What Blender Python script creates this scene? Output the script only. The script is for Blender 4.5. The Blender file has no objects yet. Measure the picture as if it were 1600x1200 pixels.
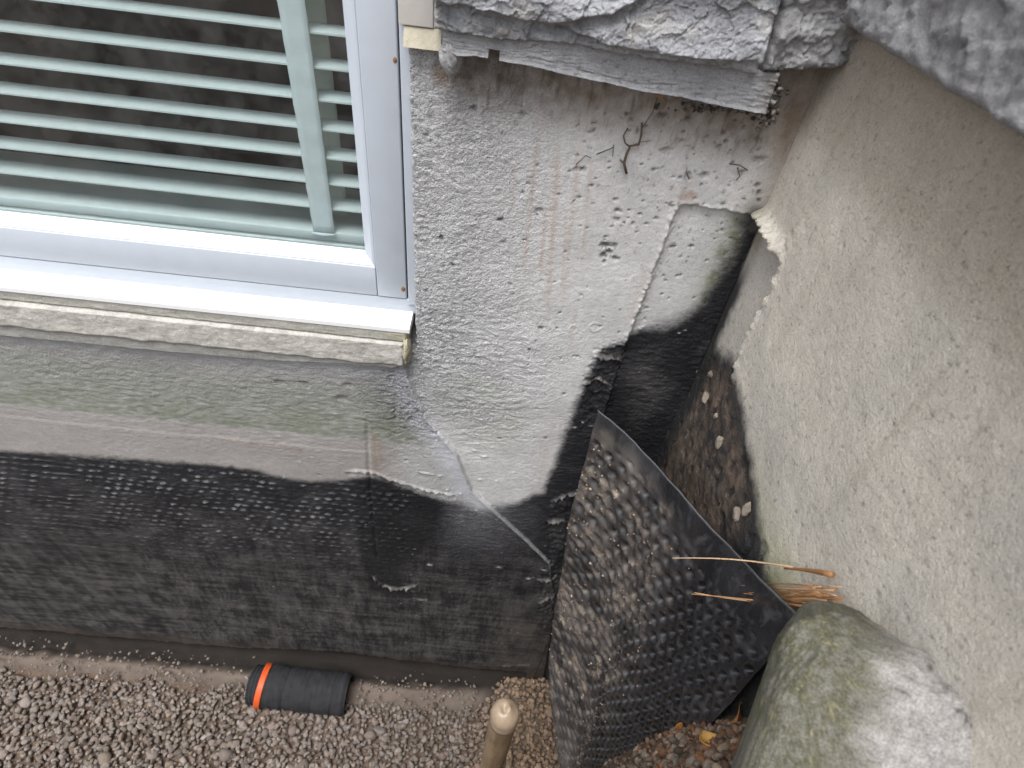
import bpy, math, random
import numpy as np

# ------------------------------------------------------------------ camera
SC = bpy.context.scene
COL = SC.collection
FPX = 901.0                                   # focal length in photo pixels (1600 wide)
_d = np.array([-124.0, -950.0, -FPX]); _d /= np.linalg.norm(_d)
_v = (FPX * FPX - 124 * 60.0) / 950.0
_y = np.array([60.0, _v, -FPX]); _y /= np.linalg.norm(_y)
_z = -_d
_x = np.cross(_y, _z)
ROT = np.array([_x, _y, _z])                  # camera vector -> world vector
EYE = np.array([0.0, -0.8, 2.2])


def ray(px, py):
    return ROT @ np.array([px - 800.0, 600.0 - py, -FPX])


def at_y(px, py, y=0.0):                      # point of a plane parallel to the back wall
    r = ray(px, py)
    return EYE + r * (y - EYE[1]) / r[1]


def at_x(px, py, x):                          # point of a plane parallel to the side wall
    r = ray(px, py)
    return EYE + r * (x - EYE[0]) / r[0]


def at_z(px, py, z=0.0):
    r = ray(px, py)
    return EYE + r * (z - EYE[2]) / r[2]


def at_d(px, py, d):                          # point at distance d in front of the lens
    return EYE + ray(px, py) * d / FPX


def wp(px, py):
    p = at_y(px, py)
    return (p[0], p[2])


from mathutils import Matrix
cam_data = bpy.data.cameras.new('camera')
cam = bpy.data.objects.new('camera', cam_data)
COL.objects.link(cam)
M = Matrix.Identity(4)
for i in range(3):
    for j in range(3):
        M[i][j] = float(ROT[i][j])
    M[i][3] = float(EYE[i])
cam.matrix_world = M
cam_data.sensor_width = 36.0
cam_data.lens = 36.0 * FPX / 1600.0
cam_data.clip_start = 0.02
cam_data.clip_end = 500.0
cam_data.dof.use_dof = True
cam_data.dof.focus_distance = 0.97
cam_data.dof.aperture_fstop = 6.5
SC.camera = cam

# ------------------------------------------------------------------ sky, sun, exposure
SUN_EL, SUN_AZ = math.radians(70), math.radians(205)     # azimuth clockwise from +Y
world = bpy.data.worlds.new('World')
SC.world = world
world.use_nodes = True
wn, wl = world.node_tree.nodes, world.node_tree.links
wn.clear()
sky = wn.new('ShaderNodeTexSky'); sky.sky_type = 'NISHITA'; sky.sun_disc = False
sky.sun_elevation = SUN_EL; sky.sun_rotation = SUN_AZ
sky.dust_density = 4.0; sky.air_density = 1.2
hs = wn.new('ShaderNodeHueSaturation'); hs.inputs['Saturation'].default_value = 0.38
bg = wn.new('ShaderNodeBackground'); bg.inputs['Strength'].default_value = 0.13
wo = wn.new('ShaderNodeOutputWorld')
wl.new(sky.outputs[0], hs.inputs['Color']); wl.new(hs.outputs[0], bg.inputs[0]); wl.new(bg.outputs[0], wo.inputs[0])

sd = bpy.data.lights.new('sun', 'SUN'); sd.energy = 1.3; sd.angle = math.radians(40); sd.color = (1.0, 0.992, 0.98)
sun = bpy.data.objects.new('sun', sd); COL.objects.link(sun)
dirv = np.array([math.sin(SUN_AZ) * math.cos(SUN_EL), math.cos(SUN_AZ) * math.cos(SUN_EL), math.sin(SUN_EL)])
from mathutils import Vector
sun.rotation_euler = Vector(dirv).to_track_quat('Z', 'Y').to_euler()
sun.location = (-3, -5, 8)
SC.view_settings.view_transform = 'Standard'
SC.view_settings.look = 'None'
SC.view_settings.gamma = 1.0
SC.view_settings.use_curve_mapping = False
SC.view_settings.exposure = 1.2
SC.render.engine = 'CYCLES'
SC.cycles.max_bounces = 8
SC.cycles.use_denoising = True

rng = np.random.default_rng(7)
random.seed(7)


# ------------------------------------------------------------------ numpy noise
def _hash(xi, yi, seed):
    h = (xi.astype(np.int64) * 374761393 + yi.astype(np.int64) * 668265263 + seed * 974634777) & 0xffffffff
    h = ((h ^ (h >> 13)) * 1274126177) & 0xffffffff
    return (h ^ (h >> 16)).astype(np.float64) / 4294967296.0


def pn(x, y, seed=0):
    xi, yi = np.floor(x), np.floor(y)
    xf, yf = x - xi, y - yi
    u = xf * xf * xf * (xf * (xf * 6 - 15) + 10); v = yf * yf * yf * (yf * (yf * 6 - 15) + 10)

    def g(dx, dy):
        a = _hash(xi + dx, yi + dy, seed) * 2 * np.pi
        return np.cos(a) * (xf - dx) + np.sin(a) * (yf - dy)
    n0 = g(0, 0) * (1 - u) + g(1, 0) * u
    n1 = g(0, 1) * (1 - u) + g(1, 1) * u
    return (n0 * (1 - v) + n1 * v) * 1.5


def fbm(x, y, seed=0, octv=4, gain=0.5):
    s, a, t = 0.0, 1.0, 0.0
    for k in range(octv):
        s = s + a * pn(x * 2 ** k + 17.3 * k, y * 2 ** k - 9.1 * k, seed + k); t += a; a *= gain
    return s / t


def ss(a, b, x):                              # smoothstep
    t = np.clip((x - a) / (b - a), 0, 1)
    return t * t * (3 - 2 * t)


def seg_dist(X, Y, pts):                      # distance to an open polyline
    d = np.full(X.shape, 1e9)
    for (ax, ay), (bx, by) in zip(pts[:-1], pts[1:]):
        ex, ey = bx - ax, by - ay
        t = np.clip(((X - ax) * ex + (Y - ay) * ey) / (ex * ex + ey * ey + 1e-12), 0, 1)
        d = np.minimum(d, np.hypot(X - ax - t * ex, Y - ay - t * ey))
    return d


def facets(x, y, seed, tilt=0.5):
    """piecewise flat chips: every Voronoi cell is a tilted plane"""
    xi, yi = np.floor(x), np.floor(y)
    best = np.full(x.shape, 1e9); out = np.zeros_like(x)
    for dx in (-1, 0, 1):
        for dy in (-1, 0, 1):
            cx, cy = xi + dx, yi + dy
            px_ = cx + _hash(cx, cy, seed); py_ = cy + _hash(cx, cy, seed + 1)
            ex, ey = x - px_, y - py_
            d = ex * ex + ey * ey
            hh = (_hash(cx, cy, seed + 2) - 0.5) * 2 * tilt * ex + (_hash(cx, cy, seed + 3) - 0.5) * 2 * tilt * ey + (_hash(cx, cy, seed + 4) - 0.5) * 0.35
            m_ = d < best
            best = np.where(m_, d, best); out = np.where(m_, hh, out)
    return out


def sdf(X, Y, pts):                           # signed distance to a polygon, positive inside
    inside = np.zeros(X.shape, bool)
    n = len(pts)
    for i in range(n):
        ax, ay = pts[i]; bx, by = pts[(i + 1) % n]
        if ay == by:
            continue
        c = ((ay > Y) != (by > Y)) & (X < (bx - ax) * (Y - ay) / (by - ay) + ax)
        inside ^= c
    d = seg_dist(X, Y, list(pts) + [pts[0]])
    return np.where(inside, d, -d)


def mix(a, b, t):
    return a * (1 - t[..., None]) + np.asarray(b, float) * t[..., None]


# ------------------------------------------------------------------ object helpers
def tag(o, label=None, cat=None, group=None, kind=None):
    if label: o['label'] = label
    if cat: o['category'] = cat
    if group: o['group'] = group
    if kind: o['kind'] = kind
    return o


def link(name, me, mat=None, parent=None, loc=None):
    if mat is not None and len(me.materials) == 0:
        me.materials.append(mat)
    o = bpy.data.objects.new(name, me)
    COL.objects.link(o)
    if parent is not None:
        o.parent = parent
    if loc is not None:
        o.location = loc
    return o


def empty(name, loc=(0, 0, 0)):
    o = bpy.data.objects.new(name, None)
    COL.objects.link(o)
    o.location = loc; o.empty_display_size = 0.05
    return o


def np_mesh(name, V, Fc, col=None, smooth=True):
    """V (n,3), Fc (m,k) all faces with k corners."""
    me = bpy.data.meshes.new(name)
    V = np.ascontiguousarray(V, dtype=np.float32); Fc = np.ascontiguousarray(Fc, dtype=np.int32)
    me.vertices.add(len(V)); me.vertices.foreach_set('co', V.ravel())
    k = Fc.shape[1]
    me.loops.add(Fc.size); me.loops.foreach_set('vertex_index', Fc.ravel())
    me.polygons.add(len(Fc)); me.polygons.foreach_set('loop_start', np.arange(0, Fc.size, k, dtype=np.int32))
    me.polygons.foreach_set('use_smooth', np.full(len(Fc), smooth, dtype=bool))
    me.update(calc_edges=True)
    if col is not None:
        a = me.color_attributes.new('Col', 'FLOAT_COLOR', 'POINT')
        c = np.ones((len(V), 4), np.float32)
        c[:, :col.shape[1]] = col
        a.data.foreach_set('color', c.ravel())
    return me


def grid_mesh(name, P, col=None, keep=None, flip=False, smooth=True, extra=None):
    """P (n,m,3); keep (n-1,m-1) mask of faces."""
    n, m = P.shape[:2]
    idx = np.arange(n * m).reshape(n, m)
    q = np.stack([idx[:-1, :-1], idx[:-1, 1:], idx[1:, 1:], idx[1:, :-1]], -1)
    if flip: q = q[..., ::-1]
    q = q[keep] if keep is not None else q.reshape(-1, 4)
    V = P.reshape(-1, 3); C = None if col is None else col.reshape(-1, col.shape[-1])
    E_ = None if extra is None else extra.ravel()
    if keep is not None:
        used = np.zeros(n * m, bool); used[q.ravel()] = True
        remap = np.cumsum(used) - 1
        q = remap[q]; V = V[used]; C = None if C is None else C[used]; E_ = None if E_ is None else E_[used]
    me = np_mesh(name, V, q, C, smooth)
    if E_ is not None:
        me.attributes.new('Rough', 'FLOAT', 'POINT').data.foreach_set('value', E_.astype(np.float32))
    return me


def to_local(me, loc):
    me.transform(Matrix.Translation((-loc[0], -loc[1], -loc[2])))
    return me


def box_data(x0, x1, y0, y1, z0, z1):
    V = [(x, y, z) for x in (x0, x1) for y in (y0, y1) for z in (z0, z1)]
    Fs = [(0, 1, 3, 2), (4, 6, 7, 5), (0, 4, 5, 1), (2, 3, 7, 6), (0, 2, 6, 4), (1, 5, 7, 3)]
    return V, Fs


def box(name, x0, x1, y0, y1, z0, z1, mat, parent=None, bev=0.0):
    V, Fs = box_data(x0, x1, y0, y1, z0, z1)
    me = bpy.data.meshes.new(name); me.from_pydata(V, [], Fs); me.update()
    if bev:
        import bmesh
        bm = bmesh.new(); bm.from_mesh(me)
        bmesh.ops.bevel(bm, geom=list(bm.edges), offset=bev, segments=2, affect='EDGES', profile=0.5)
        for f in bm.faces: f.smooth = True
        bm.to_mesh(me); bm.free()
        try: me.shade_smooth_by_angle = None
        except Exception: pass
    return link(name, me, mat, parent)


def prism(name, prof, x0, x1, mat, parent=None, xs=None, smooth=False):
    """profile [(y,z)...] swept along x; xs gives per-vertex (x0,x1) to mitre."""
    n = len(prof)
    V = []
    for side in (0, 1):
        for i, (y, z) in enumerate(prof):
            xx = (x0, x1)[side] if xs is None else xs[i][side]
            V.append((xx, y, z))
    Fs = [(i, (i + 1) % n, n + (i + 1) % n, n + i) for i in range(n)]
    Fs += [tuple(range(n))[::-1], tuple(range(n, 2 * n))]
    me = bpy.data.meshes.new(name); me.from_pydata(V, [], Fs); me.update()
    import bmesh
    bm = bmesh.new(); bm.from_mesh(me); bmesh.ops.recalc_face_normals(bm, faces=bm.faces); bm.to_mesh(me); bm.free()
    return link(name, me, mat, parent)


def tube(pts, radii, n=8, cap=True):
    pts = [np.asarray(p, float) for p in pts]
    V, Fs = [], []
    prev = None
    for i, p in enumerate(pts):
        t = pts[min(i + 1, len(pts) - 1)] - pts[max(i - 1, 0)]
        t = t / (np.linalg.norm(t) + 1e-9)
        if prev is None:
            a = np.array([0, 0, 1.0]) if abs(t[2]) < 0.9 else np.array([1.0, 0, 0])
            u = np.cross(t, a)
        else:
            u = prev - t * np.dot(prev, t)
        u /= np.linalg.norm(u); prev = u
        w = np.cross(t, u)
        for k in range(n):
            a = 2 * math.pi * k / n
            V.append(p + radii[i] * (math.cos(a) * u + math.sin(a) * w))
    for i in range(len(pts) - 1):
        for k in range(n):
            a, b = i * n + k, i * n + (k + 1) % n
            Fs.append((a, b, b + n, a + n))
    if cap:
        Fs.append(tuple(range(n))[::-1]); Fs.append(tuple(range((len(pts) - 1) * n, len(pts) * n)))
    return V, Fs


def py_mesh(name, V, Fs, smooth=True):
    me = bpy.data.meshes.new(name)
    me.from_pydata([tuple(map(float, v)) for v in V], [], Fs); me.update()
    me.polygons.foreach_set('use_smooth', [smooth] * len(me.polygons))
    return me


# ------------------------------------------------------------------ materials
def new_mat(name):
    m = bpy.data.materials.new(name); m.use_nodes = True
    nt = m.node_tree; nt.nodes.clear()
    out = nt.nodes.new('ShaderNodeOutputMaterial'); b = nt.nodes.new('ShaderNodeBsdfPrincipled')
    nt.links.new(b.outputs[0], out.inputs[0])
    return m, nt, b


def noise(nt, scale, detail=6, rough=0.6, vec=None, dist=0.0):
    n = nt.nodes.new('ShaderNodeTexNoise'); n.inputs['Scale'].default_value = scale
    n.inputs['Detail'].default_value = detail; n.inputs['Roughness'].default_value = rough
    n.inputs['Distortion'].default_value = dist
    if vec is not None: nt.links.new(vec, n.inputs['Vector'])
    return n


def coords(nt, sc=(1, 1, 1)):
    t = nt.nodes.new('ShaderNodeTexCoord'); mp = nt.nodes.new('ShaderNodeMapping')
    mp.inputs['Scale'].default_value = sc
    nt.links.new(t.outputs['Object'], mp.inputs['Vector'])
    return mp.outputs[0]


def ramp(nt, sock, stops):
    r = nt.nodes.new('ShaderNodeValToRGB'); nt.links.new(sock, r.inputs[0])
    el = r.color_ramp.elements
    while len(el) < len(stops): el.new(0.5)
    for e, (p, c) in zip(el, stops):
        e.position = p; e.color = (*c, 1) if len(c) == 3 else c
    return r.outputs[0]


def mulc(nt, a, b, fac=1.0, mode='MULTIPLY'):
    n = nt.nodes.new('ShaderNodeMix'); n.data_type = 'RGBA'; n.blend_type = mode
    n.inputs[0].default_value = fac
    for s, v in ((6, a), (7, b)):
        if hasattr(v, 'links') or hasattr(v, 'is_linked'): nt.links.new(v, n.inputs[s])
        else: n.inputs[s].default_value = (*v, 1)
    return n.outputs[2]


def bump(nt, bsdf, sock, dist, strength=1.0, prev=None):
    b = nt.nodes.new('ShaderNodeBump'); b.inputs['Distance'].default_value = dist
    b.inputs['Strength'].default_value = strength
    nt.links.new(sock, b.inputs['Height'])
    if prev is not None: nt.links.new(prev, b.inputs['Normal'])
    nt.links.new(b.outputs[0], bsdf.inputs['Normal'])
    return b.outputs[0]


def attr_mat(name, fine=450, fdist=0.0006, grain=(0.8, 1.18), coarse=60, cdist=0.001, sc=(1, 1, 1), spec=0.3, rougha=0, spots=False):
    """colour and roughness come from the mesh's own attribute, grain from noise"""
    m, nt, b = new_mat(name)
    a = nt.nodes.new('ShaderNodeAttribute'); a.attribute_name = 'Col'
    v = coords(nt, sc)
    n1 = noise(nt, fine, 5, 0.7, v); n2 = noise(nt, coarse, 6, 0.65, v)
    g = ramp(nt, n1.outputs[0], [(0.25, (grain[0],) * 3), (0.75, (grain[1],) * 3)])
    g2 = ramp(nt, n2.outputs[0], [(0.25, (0.9,) * 3), (0.75, (1.08,) * 3)])
    c = mulc(nt, mulc(nt, a.outputs['Color'], g), g2)
    if spots:
        n4 = noise(nt, 190, 7, 0.8, v, 0.4)
        c = mulc(nt, c, ramp(nt, n4.outputs[0], [(0.36, (0.50, 0.48, 0.44)), (0.43, (1, 1, 1))]))
        n5 = noise(nt, 95, 8, 0.8, v, 0.6)
        c = mulc(nt, c, ramp(nt, n5.outputs[0], [(0.60, (1, 1, 1)), (0.66, (1.22, 1.20, 1.12))]))
    nt.links.new(c, b.inputs['Base Color'])
    nt.links.new(a.outputs['Alpha'], b.inputs['Roughness'])
    b.inputs['Specular IOR Level'].default_value = spec
    p = bump(nt, b, n2.outputs[0], cdist)
    p = bump(nt, b, n1.outputs[0], fdist, prev=p)
    if rougha:
        ra = nt.nodes.new('ShaderNodeAttribute'); ra.attribute_name = 'Rough'
        vo = nt.nodes.new('ShaderNodeTexVoronoi'); vo.inputs['Scale'].default_value = 230
        vo.inputs['Detail'].default_value = 2; vo.inputs['Roughness'].default_value = 0.7; nt.links.new(v, vo.inputs['Vector'])
        nz = noise(nt, 420, 4, 0.8, v, 0.0)
        n3 = nt.nodes.new('ShaderNodeMath'); n3.operation = 'SUBTRACT'
        nt.links.new(nz.outputs[0], n3.inputs[0]); nt.links.new(vo.outputs['Distance'], n3.inputs[1])
        mm = nt.nodes.new('ShaderNodeMath'); mm.operation = 'MULTIPLY'
        nt.links.new(n3.outputs[0], mm.inputs[0]); nt.links.new(ra.outputs['Fac'], mm.inputs[1])
        bump(nt, b, mm.outputs[0], rougha, prev=p)
    return m


def plain(name, col, rough=0.6, var=0.12, scale=40, bdist=0.0003, bscale=250, sc=(1, 1, 1), metallic=0, spec=0.4, dirt=None):
    m, nt, b = new_mat(name)
    v = coords(nt, sc)
    n1 = noise(nt, scale, 6, 0.65, v)
    lo = tuple(c * (1 - var) for c in col); hi = tuple(min(1, c * (1 + var)) for c in col)
    c = ramp(nt, n1.outputs[0], [(0.3, lo), (0.7, hi)])
    if dirt:
        n3 = noise(nt, dirt[1], 8, 0.75, v, 0.5)
        k = ramp(nt, n3.outputs[0], [(dirt[2], (0, 0, 0)), (dirt[2] + 0.12, (1, 1, 1))])
        mx = nt.nodes.new('ShaderNodeMix'); mx.data_type = 'RGBA'
        nt.links.new(k, mx.inputs[0]); nt.links.new(c, mx.inputs[6]); mx.inputs[7].default_value = (*dirt[0], 1)
        c = mx.outputs[2]
    nt.links.new(c, b.inputs['Base Color'])
    b.inputs['Roughness'].default_value = rough; b.inputs['Metallic'].default_value = metallic
    b.inputs['Specular IOR Level'].default_value = spec
    n2 = noise(nt, bscale, 5, 0.6, v)
    bump(nt, b, n2.outputs[0], bdist)
    return m


M_concrete = attr_mat('concrete', fine=520, fdist=0.0005, coarse=90, cdist=0.0008, rougha=0.0032)
M_stone = attr_mat('split_stone', fine=480, fdist=0.0012, grain=(0.66, 1.34), coarse=70, cdist=0.003)
M_membrane = attr_mat('black_plastic_sheet', fine=300, fdist=0.0004, grain=(0.7, 1.3), coarse=70, cdist=0.0008, spec=0.55)
M_soil = attr_mat('soil', fine=260, fdist=0.002, grain=(0.6, 1.4), coarse=40, cdist=0.006)
M_gravel = attr_mat('gravel', fine=260, fdist=0.0006, grain=(0.75, 1.25), coarse=80, cdist=0.0006)
M_rock = attr_mat('mossy_rock', fine=520, fdist=0.0014, grain=(0.45, 1.55), coarse=120, cdist=0.0035, spots=True)
M_side = attr_mat('sandy_concrete', fine=620, fdist=0.0009, grain=(0.70, 1.28), coarse=110, cdist=0.0011, rougha=0.0032, spots=True)
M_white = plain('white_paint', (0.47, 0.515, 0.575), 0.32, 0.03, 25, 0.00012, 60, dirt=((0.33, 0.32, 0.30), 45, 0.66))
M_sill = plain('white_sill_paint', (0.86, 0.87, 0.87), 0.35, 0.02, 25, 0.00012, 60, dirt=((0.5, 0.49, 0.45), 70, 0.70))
M_cream = plain('cream_paint', (0.58, 0.56, 0.53), 0.5, 0.05, 30, 0.0003, 90, dirt=((0.35, 0.33, 0.3), 90, 0.66))
M_seal = plain('black_rubber_seal', (0.03, 0.03, 0.032), 0.8, 0.2)
M_blind = plain('white_slat_paint', (0.80, 0.85, 0.83), 0.45, 0.03, 20, 0.0001, 40)
M_tape = plain('blind_tape_fabric', (0.80, 0.85, 0.85), 0.85, 0.03, 60, 0.0003, 900)
M_tape_rear = plain('blind_rear_tape_fabric', (0.55, 0.57, 0.50), 0.9, 0.05, 60, 0.0003, 900)  # rear tape darker and beige, the shade behind the slats painted in
M_rust = plain('rust', (0.22, 0.10, 0.045), 0.9, 0.4, 300)
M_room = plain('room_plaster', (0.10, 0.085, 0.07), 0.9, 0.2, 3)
M_pipe = plain('pipe_filter_sock', (0.016, 0.017, 0.020), 0.85, 0.3, 50, 0.0012, 140, sc=(1, 1, 1), dirt=((0.09, 0.08, 0.07), 30, 0.64))
M_orange = plain('orange_band', (0.55, 0.085, 0.02), 0.5, 0.15, 60)
M_vine = plain('dead_stem', (0.10, 0.075, 0.055), 0.9, 0.3, 200)
M_leaf = plain('dead_leaf', (0.28, 0.12, 0.035), 0.75, 0.45, 60, 0.0008, 150)
M_leaf_pale = plain('pale_dead_leaf', (0.42, 0.24, 0.07), 0.7, 0.3, 60, 0.0008, 150)
M_chip = plain('pale_stone_chip', (0.25, 0.21, 0.17), 0.85, 0.2, 200, 0.001, 200)

m, nt, b = new_mat('window_glass')            # thin clear pane with a faint green tint
tr = nt.nodes.new('ShaderNodeBsdfTransparent'); tr.inputs[0].default_value = (0.86, 0.895, 0.90, 1)
gl = nt.nodes.new('ShaderNodeBsdfGlossy'); gl.inputs['Roughness'].default_value = 0.02
lw = nt.nodes.new('ShaderNodeLayerWeight'); lw.inputs[0].default_value = 0.5
pw5 = nt.nodes.new('ShaderNodeMath'); pw5.operation = 'POWER'; pw5.inputs[1].default_value = 5.0
nt.links.new(lw.outputs['Facing'], pw5.inputs[0])
fr = nt.nodes.new('ShaderNodeMath'); fr.operation = 'MULTIPLY_ADD'; fr.inputs[1].default_value = 0.95; fr.inputs[2].default_value = 0.035
nt.links.new(pw5.outputs[0], fr.inputs[0])
mx = nt.nodes.new('ShaderNodeMixShader')
df = nt.nodes.new('ShaderNodeBsdfDiffuse'); df.inputs[0].default_value = (0.5, 0.5, 0.48, 1)
dust_haze = noise(nt, 18, 8, 0.8, coords(nt))
dk = ramp(nt, dust_haze.outputs[0], [(0.40, (0.015,) * 3), (0.75, (0.09,) * 3)])  # pane dust, with reflected haze painted in as grey diffuse
mx2 = nt.nodes.new('ShaderNodeMixShader')
nt.links.new(fr.outputs[0], mx.inputs[0]); nt.links.new(tr.outputs[0], mx.inputs[1]); nt.links.new(gl.outputs[0], mx.inputs[2])
nt.links.new(dk, mx2.inputs[0]); nt.links.new(mx.outputs[0], mx2.inputs[1]); nt.links.new(df.outputs[0], mx2.inputs[2])
nt.links.new(mx2.outputs[0], [n for n in nt.nodes if n.type == 'OUTPUT_MATERIAL'][0].inputs[0])
nt.nodes.remove(b)
M_glass = m

m, nt, b = new_mat('weathered_wood')
v = coords(nt, (1, 1, 0.06))
n1 = noise(nt, 260, 6, 0.6, v); n2 = noise(nt, 30, 5, 0.6, coords(nt))
c = ramp(nt, n1.outputs[0], [(0.3, (0.15, 0.10, 0.06)), (0.7, (0.27, 0.20, 0.125))])
c = mulc(nt, c, ramp(nt, n2.outputs[0], [(0.35, (0.7, 0.68, 0.65)), (0.65, (1.05, 1.05, 1.05))]))
nt.links.new(c, b.inputs['Base Color']); b.inputs['Roughness'].default_value = 0.38
bump(nt, b, n1.outputs[0], 0.0003)
M_wood = m
M_wood_tip = plain('worn_pale_wood', (0.29, 0.22, 0.155), 0.33, 0.22, 90, 0.0003, 150, sc=(1, 1, 0.25), dirt=((0.14, 0.10, 0.07), 70, 0.62))
m, nt, b = new_mat('pine_needle')
b.inputs['Base Color'].default_value = (0.30, 0.145, 0.055, 1); b.inputs['Roughness'].default_value = 0.5
M_needle = m
m2 = plain('pale_pine_needle', (0.50, 0.33, 0.2), 0.5, 0.1, 80)
M_needle_pale = m2

XS = 0.364                                     # plane of the side wall

# ------------------------------------------------------------------ BACK WALL (concrete foundation)
xs = np.unique(np.concatenate([np.arange(-3.0, -0.95, 0.012), np.arange(-0.95, -0.2, 0.0034), np.arange(-0.2, XS + 0.012, 0.0019)]))
zs = np.unique(np.concatenate([np.arange(-0.06, 0.5, 0.0045), np.arange(0.5, 1.15, 0.0034), np.arange(1.15, 2.14, 0.0021)]))
X, Z = np.meshgrid(xs, zs)
wx = X + 0.006 * fbm(X * 40, Z * 40, 5, 3); wz = Z + 0.006 * fbm(X * 40 + 9, Z * 40, 6, 3)
h = 0.0035 * fbm(X * 6, Z * 6, 1, 3)                                   # slow waviness
# roughness: exposed aggregate beside the window, fading to a smooth face on the right
edge_x = wp(640, 300)[0]
rough = 1 - ss(0.02, 0.27, X - edge_x)
rough = np.maximum(rough, 0.6 * (1 - ss(0.1, 0.36, X - edge_x)) * ss(1.70, 1.5, Z))
rough_low = ss(wp(760, 700)[1] + 0.0, wp(760, 640)[1], Z)
rough = rough * (0.15 + 0.85 * np.clip(rough_low, 0, 1)) * ss(-0.30, -0.17, X)
mott = 0.62 + 0.55 * ss(-0.3, 0.35, fbm(X * 14, Z * 14, 61, 3))
rid = 1 - np.abs(fbm(X * 70, Z * 120, 11, 3)) * 2.4
h += rough * mott * (0.0006 * rid + 0.0027 * fbm(X * 120, Z * 150, 21, 3, 0.7) + 0.0016 * fbm(X * 50, Z * 80, 31, 3))
h += 0.0006 * fbm(X * 90, Z * 120, 41, 4, 0.65) * (1 + 1.0 * ss(-0.1, 0.3, fbm(X * 9, Z * 9, 43, 2)))
# trowel ripples: short level ridges low on the upper panel
rip = fbm(wx * 26, wz * 95, 51, 3)
zone = sdf(X, Z, [wp(*p) for p in [(640, 520), (760, 470), (860, 560), (840, 660), (740, 720), (690, 660)]])
h += 0.0022 * ss(-0.03, 0.04, zone) * np.clip(rip, -0.3, 1)
# strip right of the form line is set back, with a knobbly ridge on the line
fl = [wp(*p) for p in [(1078, 190), (1062, 320), (1032, 400), (1005, 470), (985, 520), (962, 590), (945, 650), (905, 800), (868, 960), (850, 1060)]]
flx = np.interp(-Z, [-p[1] for p in fl], [p[0] for p in fl])
dfl = X - flx - 0.003 * fbm(X * 0 + 3, Z * 45, 71, 3)
hr = [wp(*p) for p in [(1050, 318), (1085, 322), (1120, 328), (1165, 335), (1200, 345)]]
hrz = np.interp(X, [p[0] for p in hr], [p[1] for p in hr])
dhr = Z - hrz - 0.003 * fbm(X * 50, Z * 0 + 4, 72, 3)
below = ss(0.004, -0.004, dhr)
right = ss(-0.004, 0.004, dfl)
h -= 0.010 * right * (0.12 + 0.88 * below)
knob = np.clip(fbm(X * 95, Z * 95, 73, 3) + 0.35, 0, 1)
vis_line = ss(2.06, 1.9, Z)
h += 0.007 * knob * np.exp(-(dfl / 0.0065) ** 2) * (0.2 + 0.8 * below) * ss(0.6, 1.3, Z)
h += 0.006 * np.exp(-(dhr / 0.0035) ** 2) * right * (0.2 + knob)
# coat on the lower left: stands proud, its upper right edge is a soft lip
B = [(636, 556), (641, 585), (655, 622), (672, 652), (695, 680), (716, 706), (727, 735), (740, 765), (775, 796), (810, 828), (840, 856), (860, 876), (868, 930), (862, 990), (835, 1060), (825, 1110)]
Bw = [wp(*p) for p in B]
slab_poly = Bw + [(Bw[-1][0], -0.3), (-3.4, -0.3), (-3.4, Bw[0][1] + 0.01)]
sd_ = sdf(X, Z, slab_poly) + 0.0016 * fbm(X * 60, Z * 60, 81, 3)
hz = ss(0.0, 0.0045, sd_)
fade = ss(wp(868, 960)[1], wp(862, 880)[1], Z)
h += hz * (0.002 + 0.0022 * np.clip(fade + 0.25, 0, 1))
h += (0.0016 + 0.0022 * ss(1.25, 1.32, Z)) * np.exp(-((sd_ - 0.005) / 0.0028) ** 2) * fade
h += hz * 0.008 * np.exp(-((sd_ - 0.006) / 0.035)) * fade * 0.5
h += hz * 0.0022 * fbm(X * 45, Z * 90, 91, 4) * ss(wp(500, 740)[1], wp(500, 600)[1], Z)
cav = fbm(wx * 34, wz * 70, 93, 3)
h -= hz * 0.006 * ss(0.18, 0.42, cav) * np.exp(-(((X + 0.12) / 0.11) ** 2)) * ss(1.22, 1.34, Z) * ss(1.5, 1.46, Z)
rz2 = np.exp(-((X + 0.14) / 0.13) ** 2) * ss(1.27, 1.34, Z) * ss(1.50, 1.46, Z)
h += hz * rz2 * (0.0024 * fbm(wx * 75, wz * 130, 97, 3, 0.7))
# level step across the left part
z_step = wp(430, 690)[1]
h += hz * 0.0012 * ss(z_step + 0.006, z_step - 0.004, Z - 0.004 * fbm(X * 8, Z * 0, 95, 3)) * ss(-0.20, -0.26, X)
# upright scratch
gv = seg_dist(X, Z, [wp(*p) for p in [(574, 655), (577, 735), (582, 800), (590, 870)]])
h -= 0.0035 * np.exp(-(gv / 0.0028) ** 2)
# wide roll of lumps below the tar line, left (prints of the dimple sheet)
tarline = [(0, 700), (200, 712), (350, 724), (400, 730), (440, 741), (480, 748), (530, 748), (560, 742), (600, 744), (645, 762), (690, 775), (720, 780), (750, 792), (800, 786), (845, 768), (868, 715), (888, 655), (905, 610), (918, 575), (935, 548), (960, 534), (1000, 518), (1050, 505), (1090, 478), (1115, 445), (1135, 405), (1160, 350), (1250, 345)]
tarw = [wp(*p) for p in tarline]
tar_poly = tarw + [(0.6, tarw[-1][1]), (0.6, -0.4), (-3.6, -0.4), (-3.6, tarw[0][1])]
tn = 0.010 * fbm(X * 30, Z * 30, 101, 4, 0.6) + 0.003 * fbm(X * 160, Z * 160, 103, 3)
sdt = sdf(X, Z, tar_poly) + tn
soft = 0.022 + 0.034 * np.exp(-((X + 0.01) / 0.08) ** 2) + 0.02 * ss(0.22, 0.30, X)
tar = ss(-0.35, 0.65, sdt / soft)
gx, gz = 0.0245, 0.0215
rowi = np.floor(Z / gz)
cx_ = (np.floor(X / gx - 0.5 * (rowi % 2)) + 0.5 + 0.5 * (rowi % 2)) * gx
cz_ = (rowi + 0.5) * gz
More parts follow.
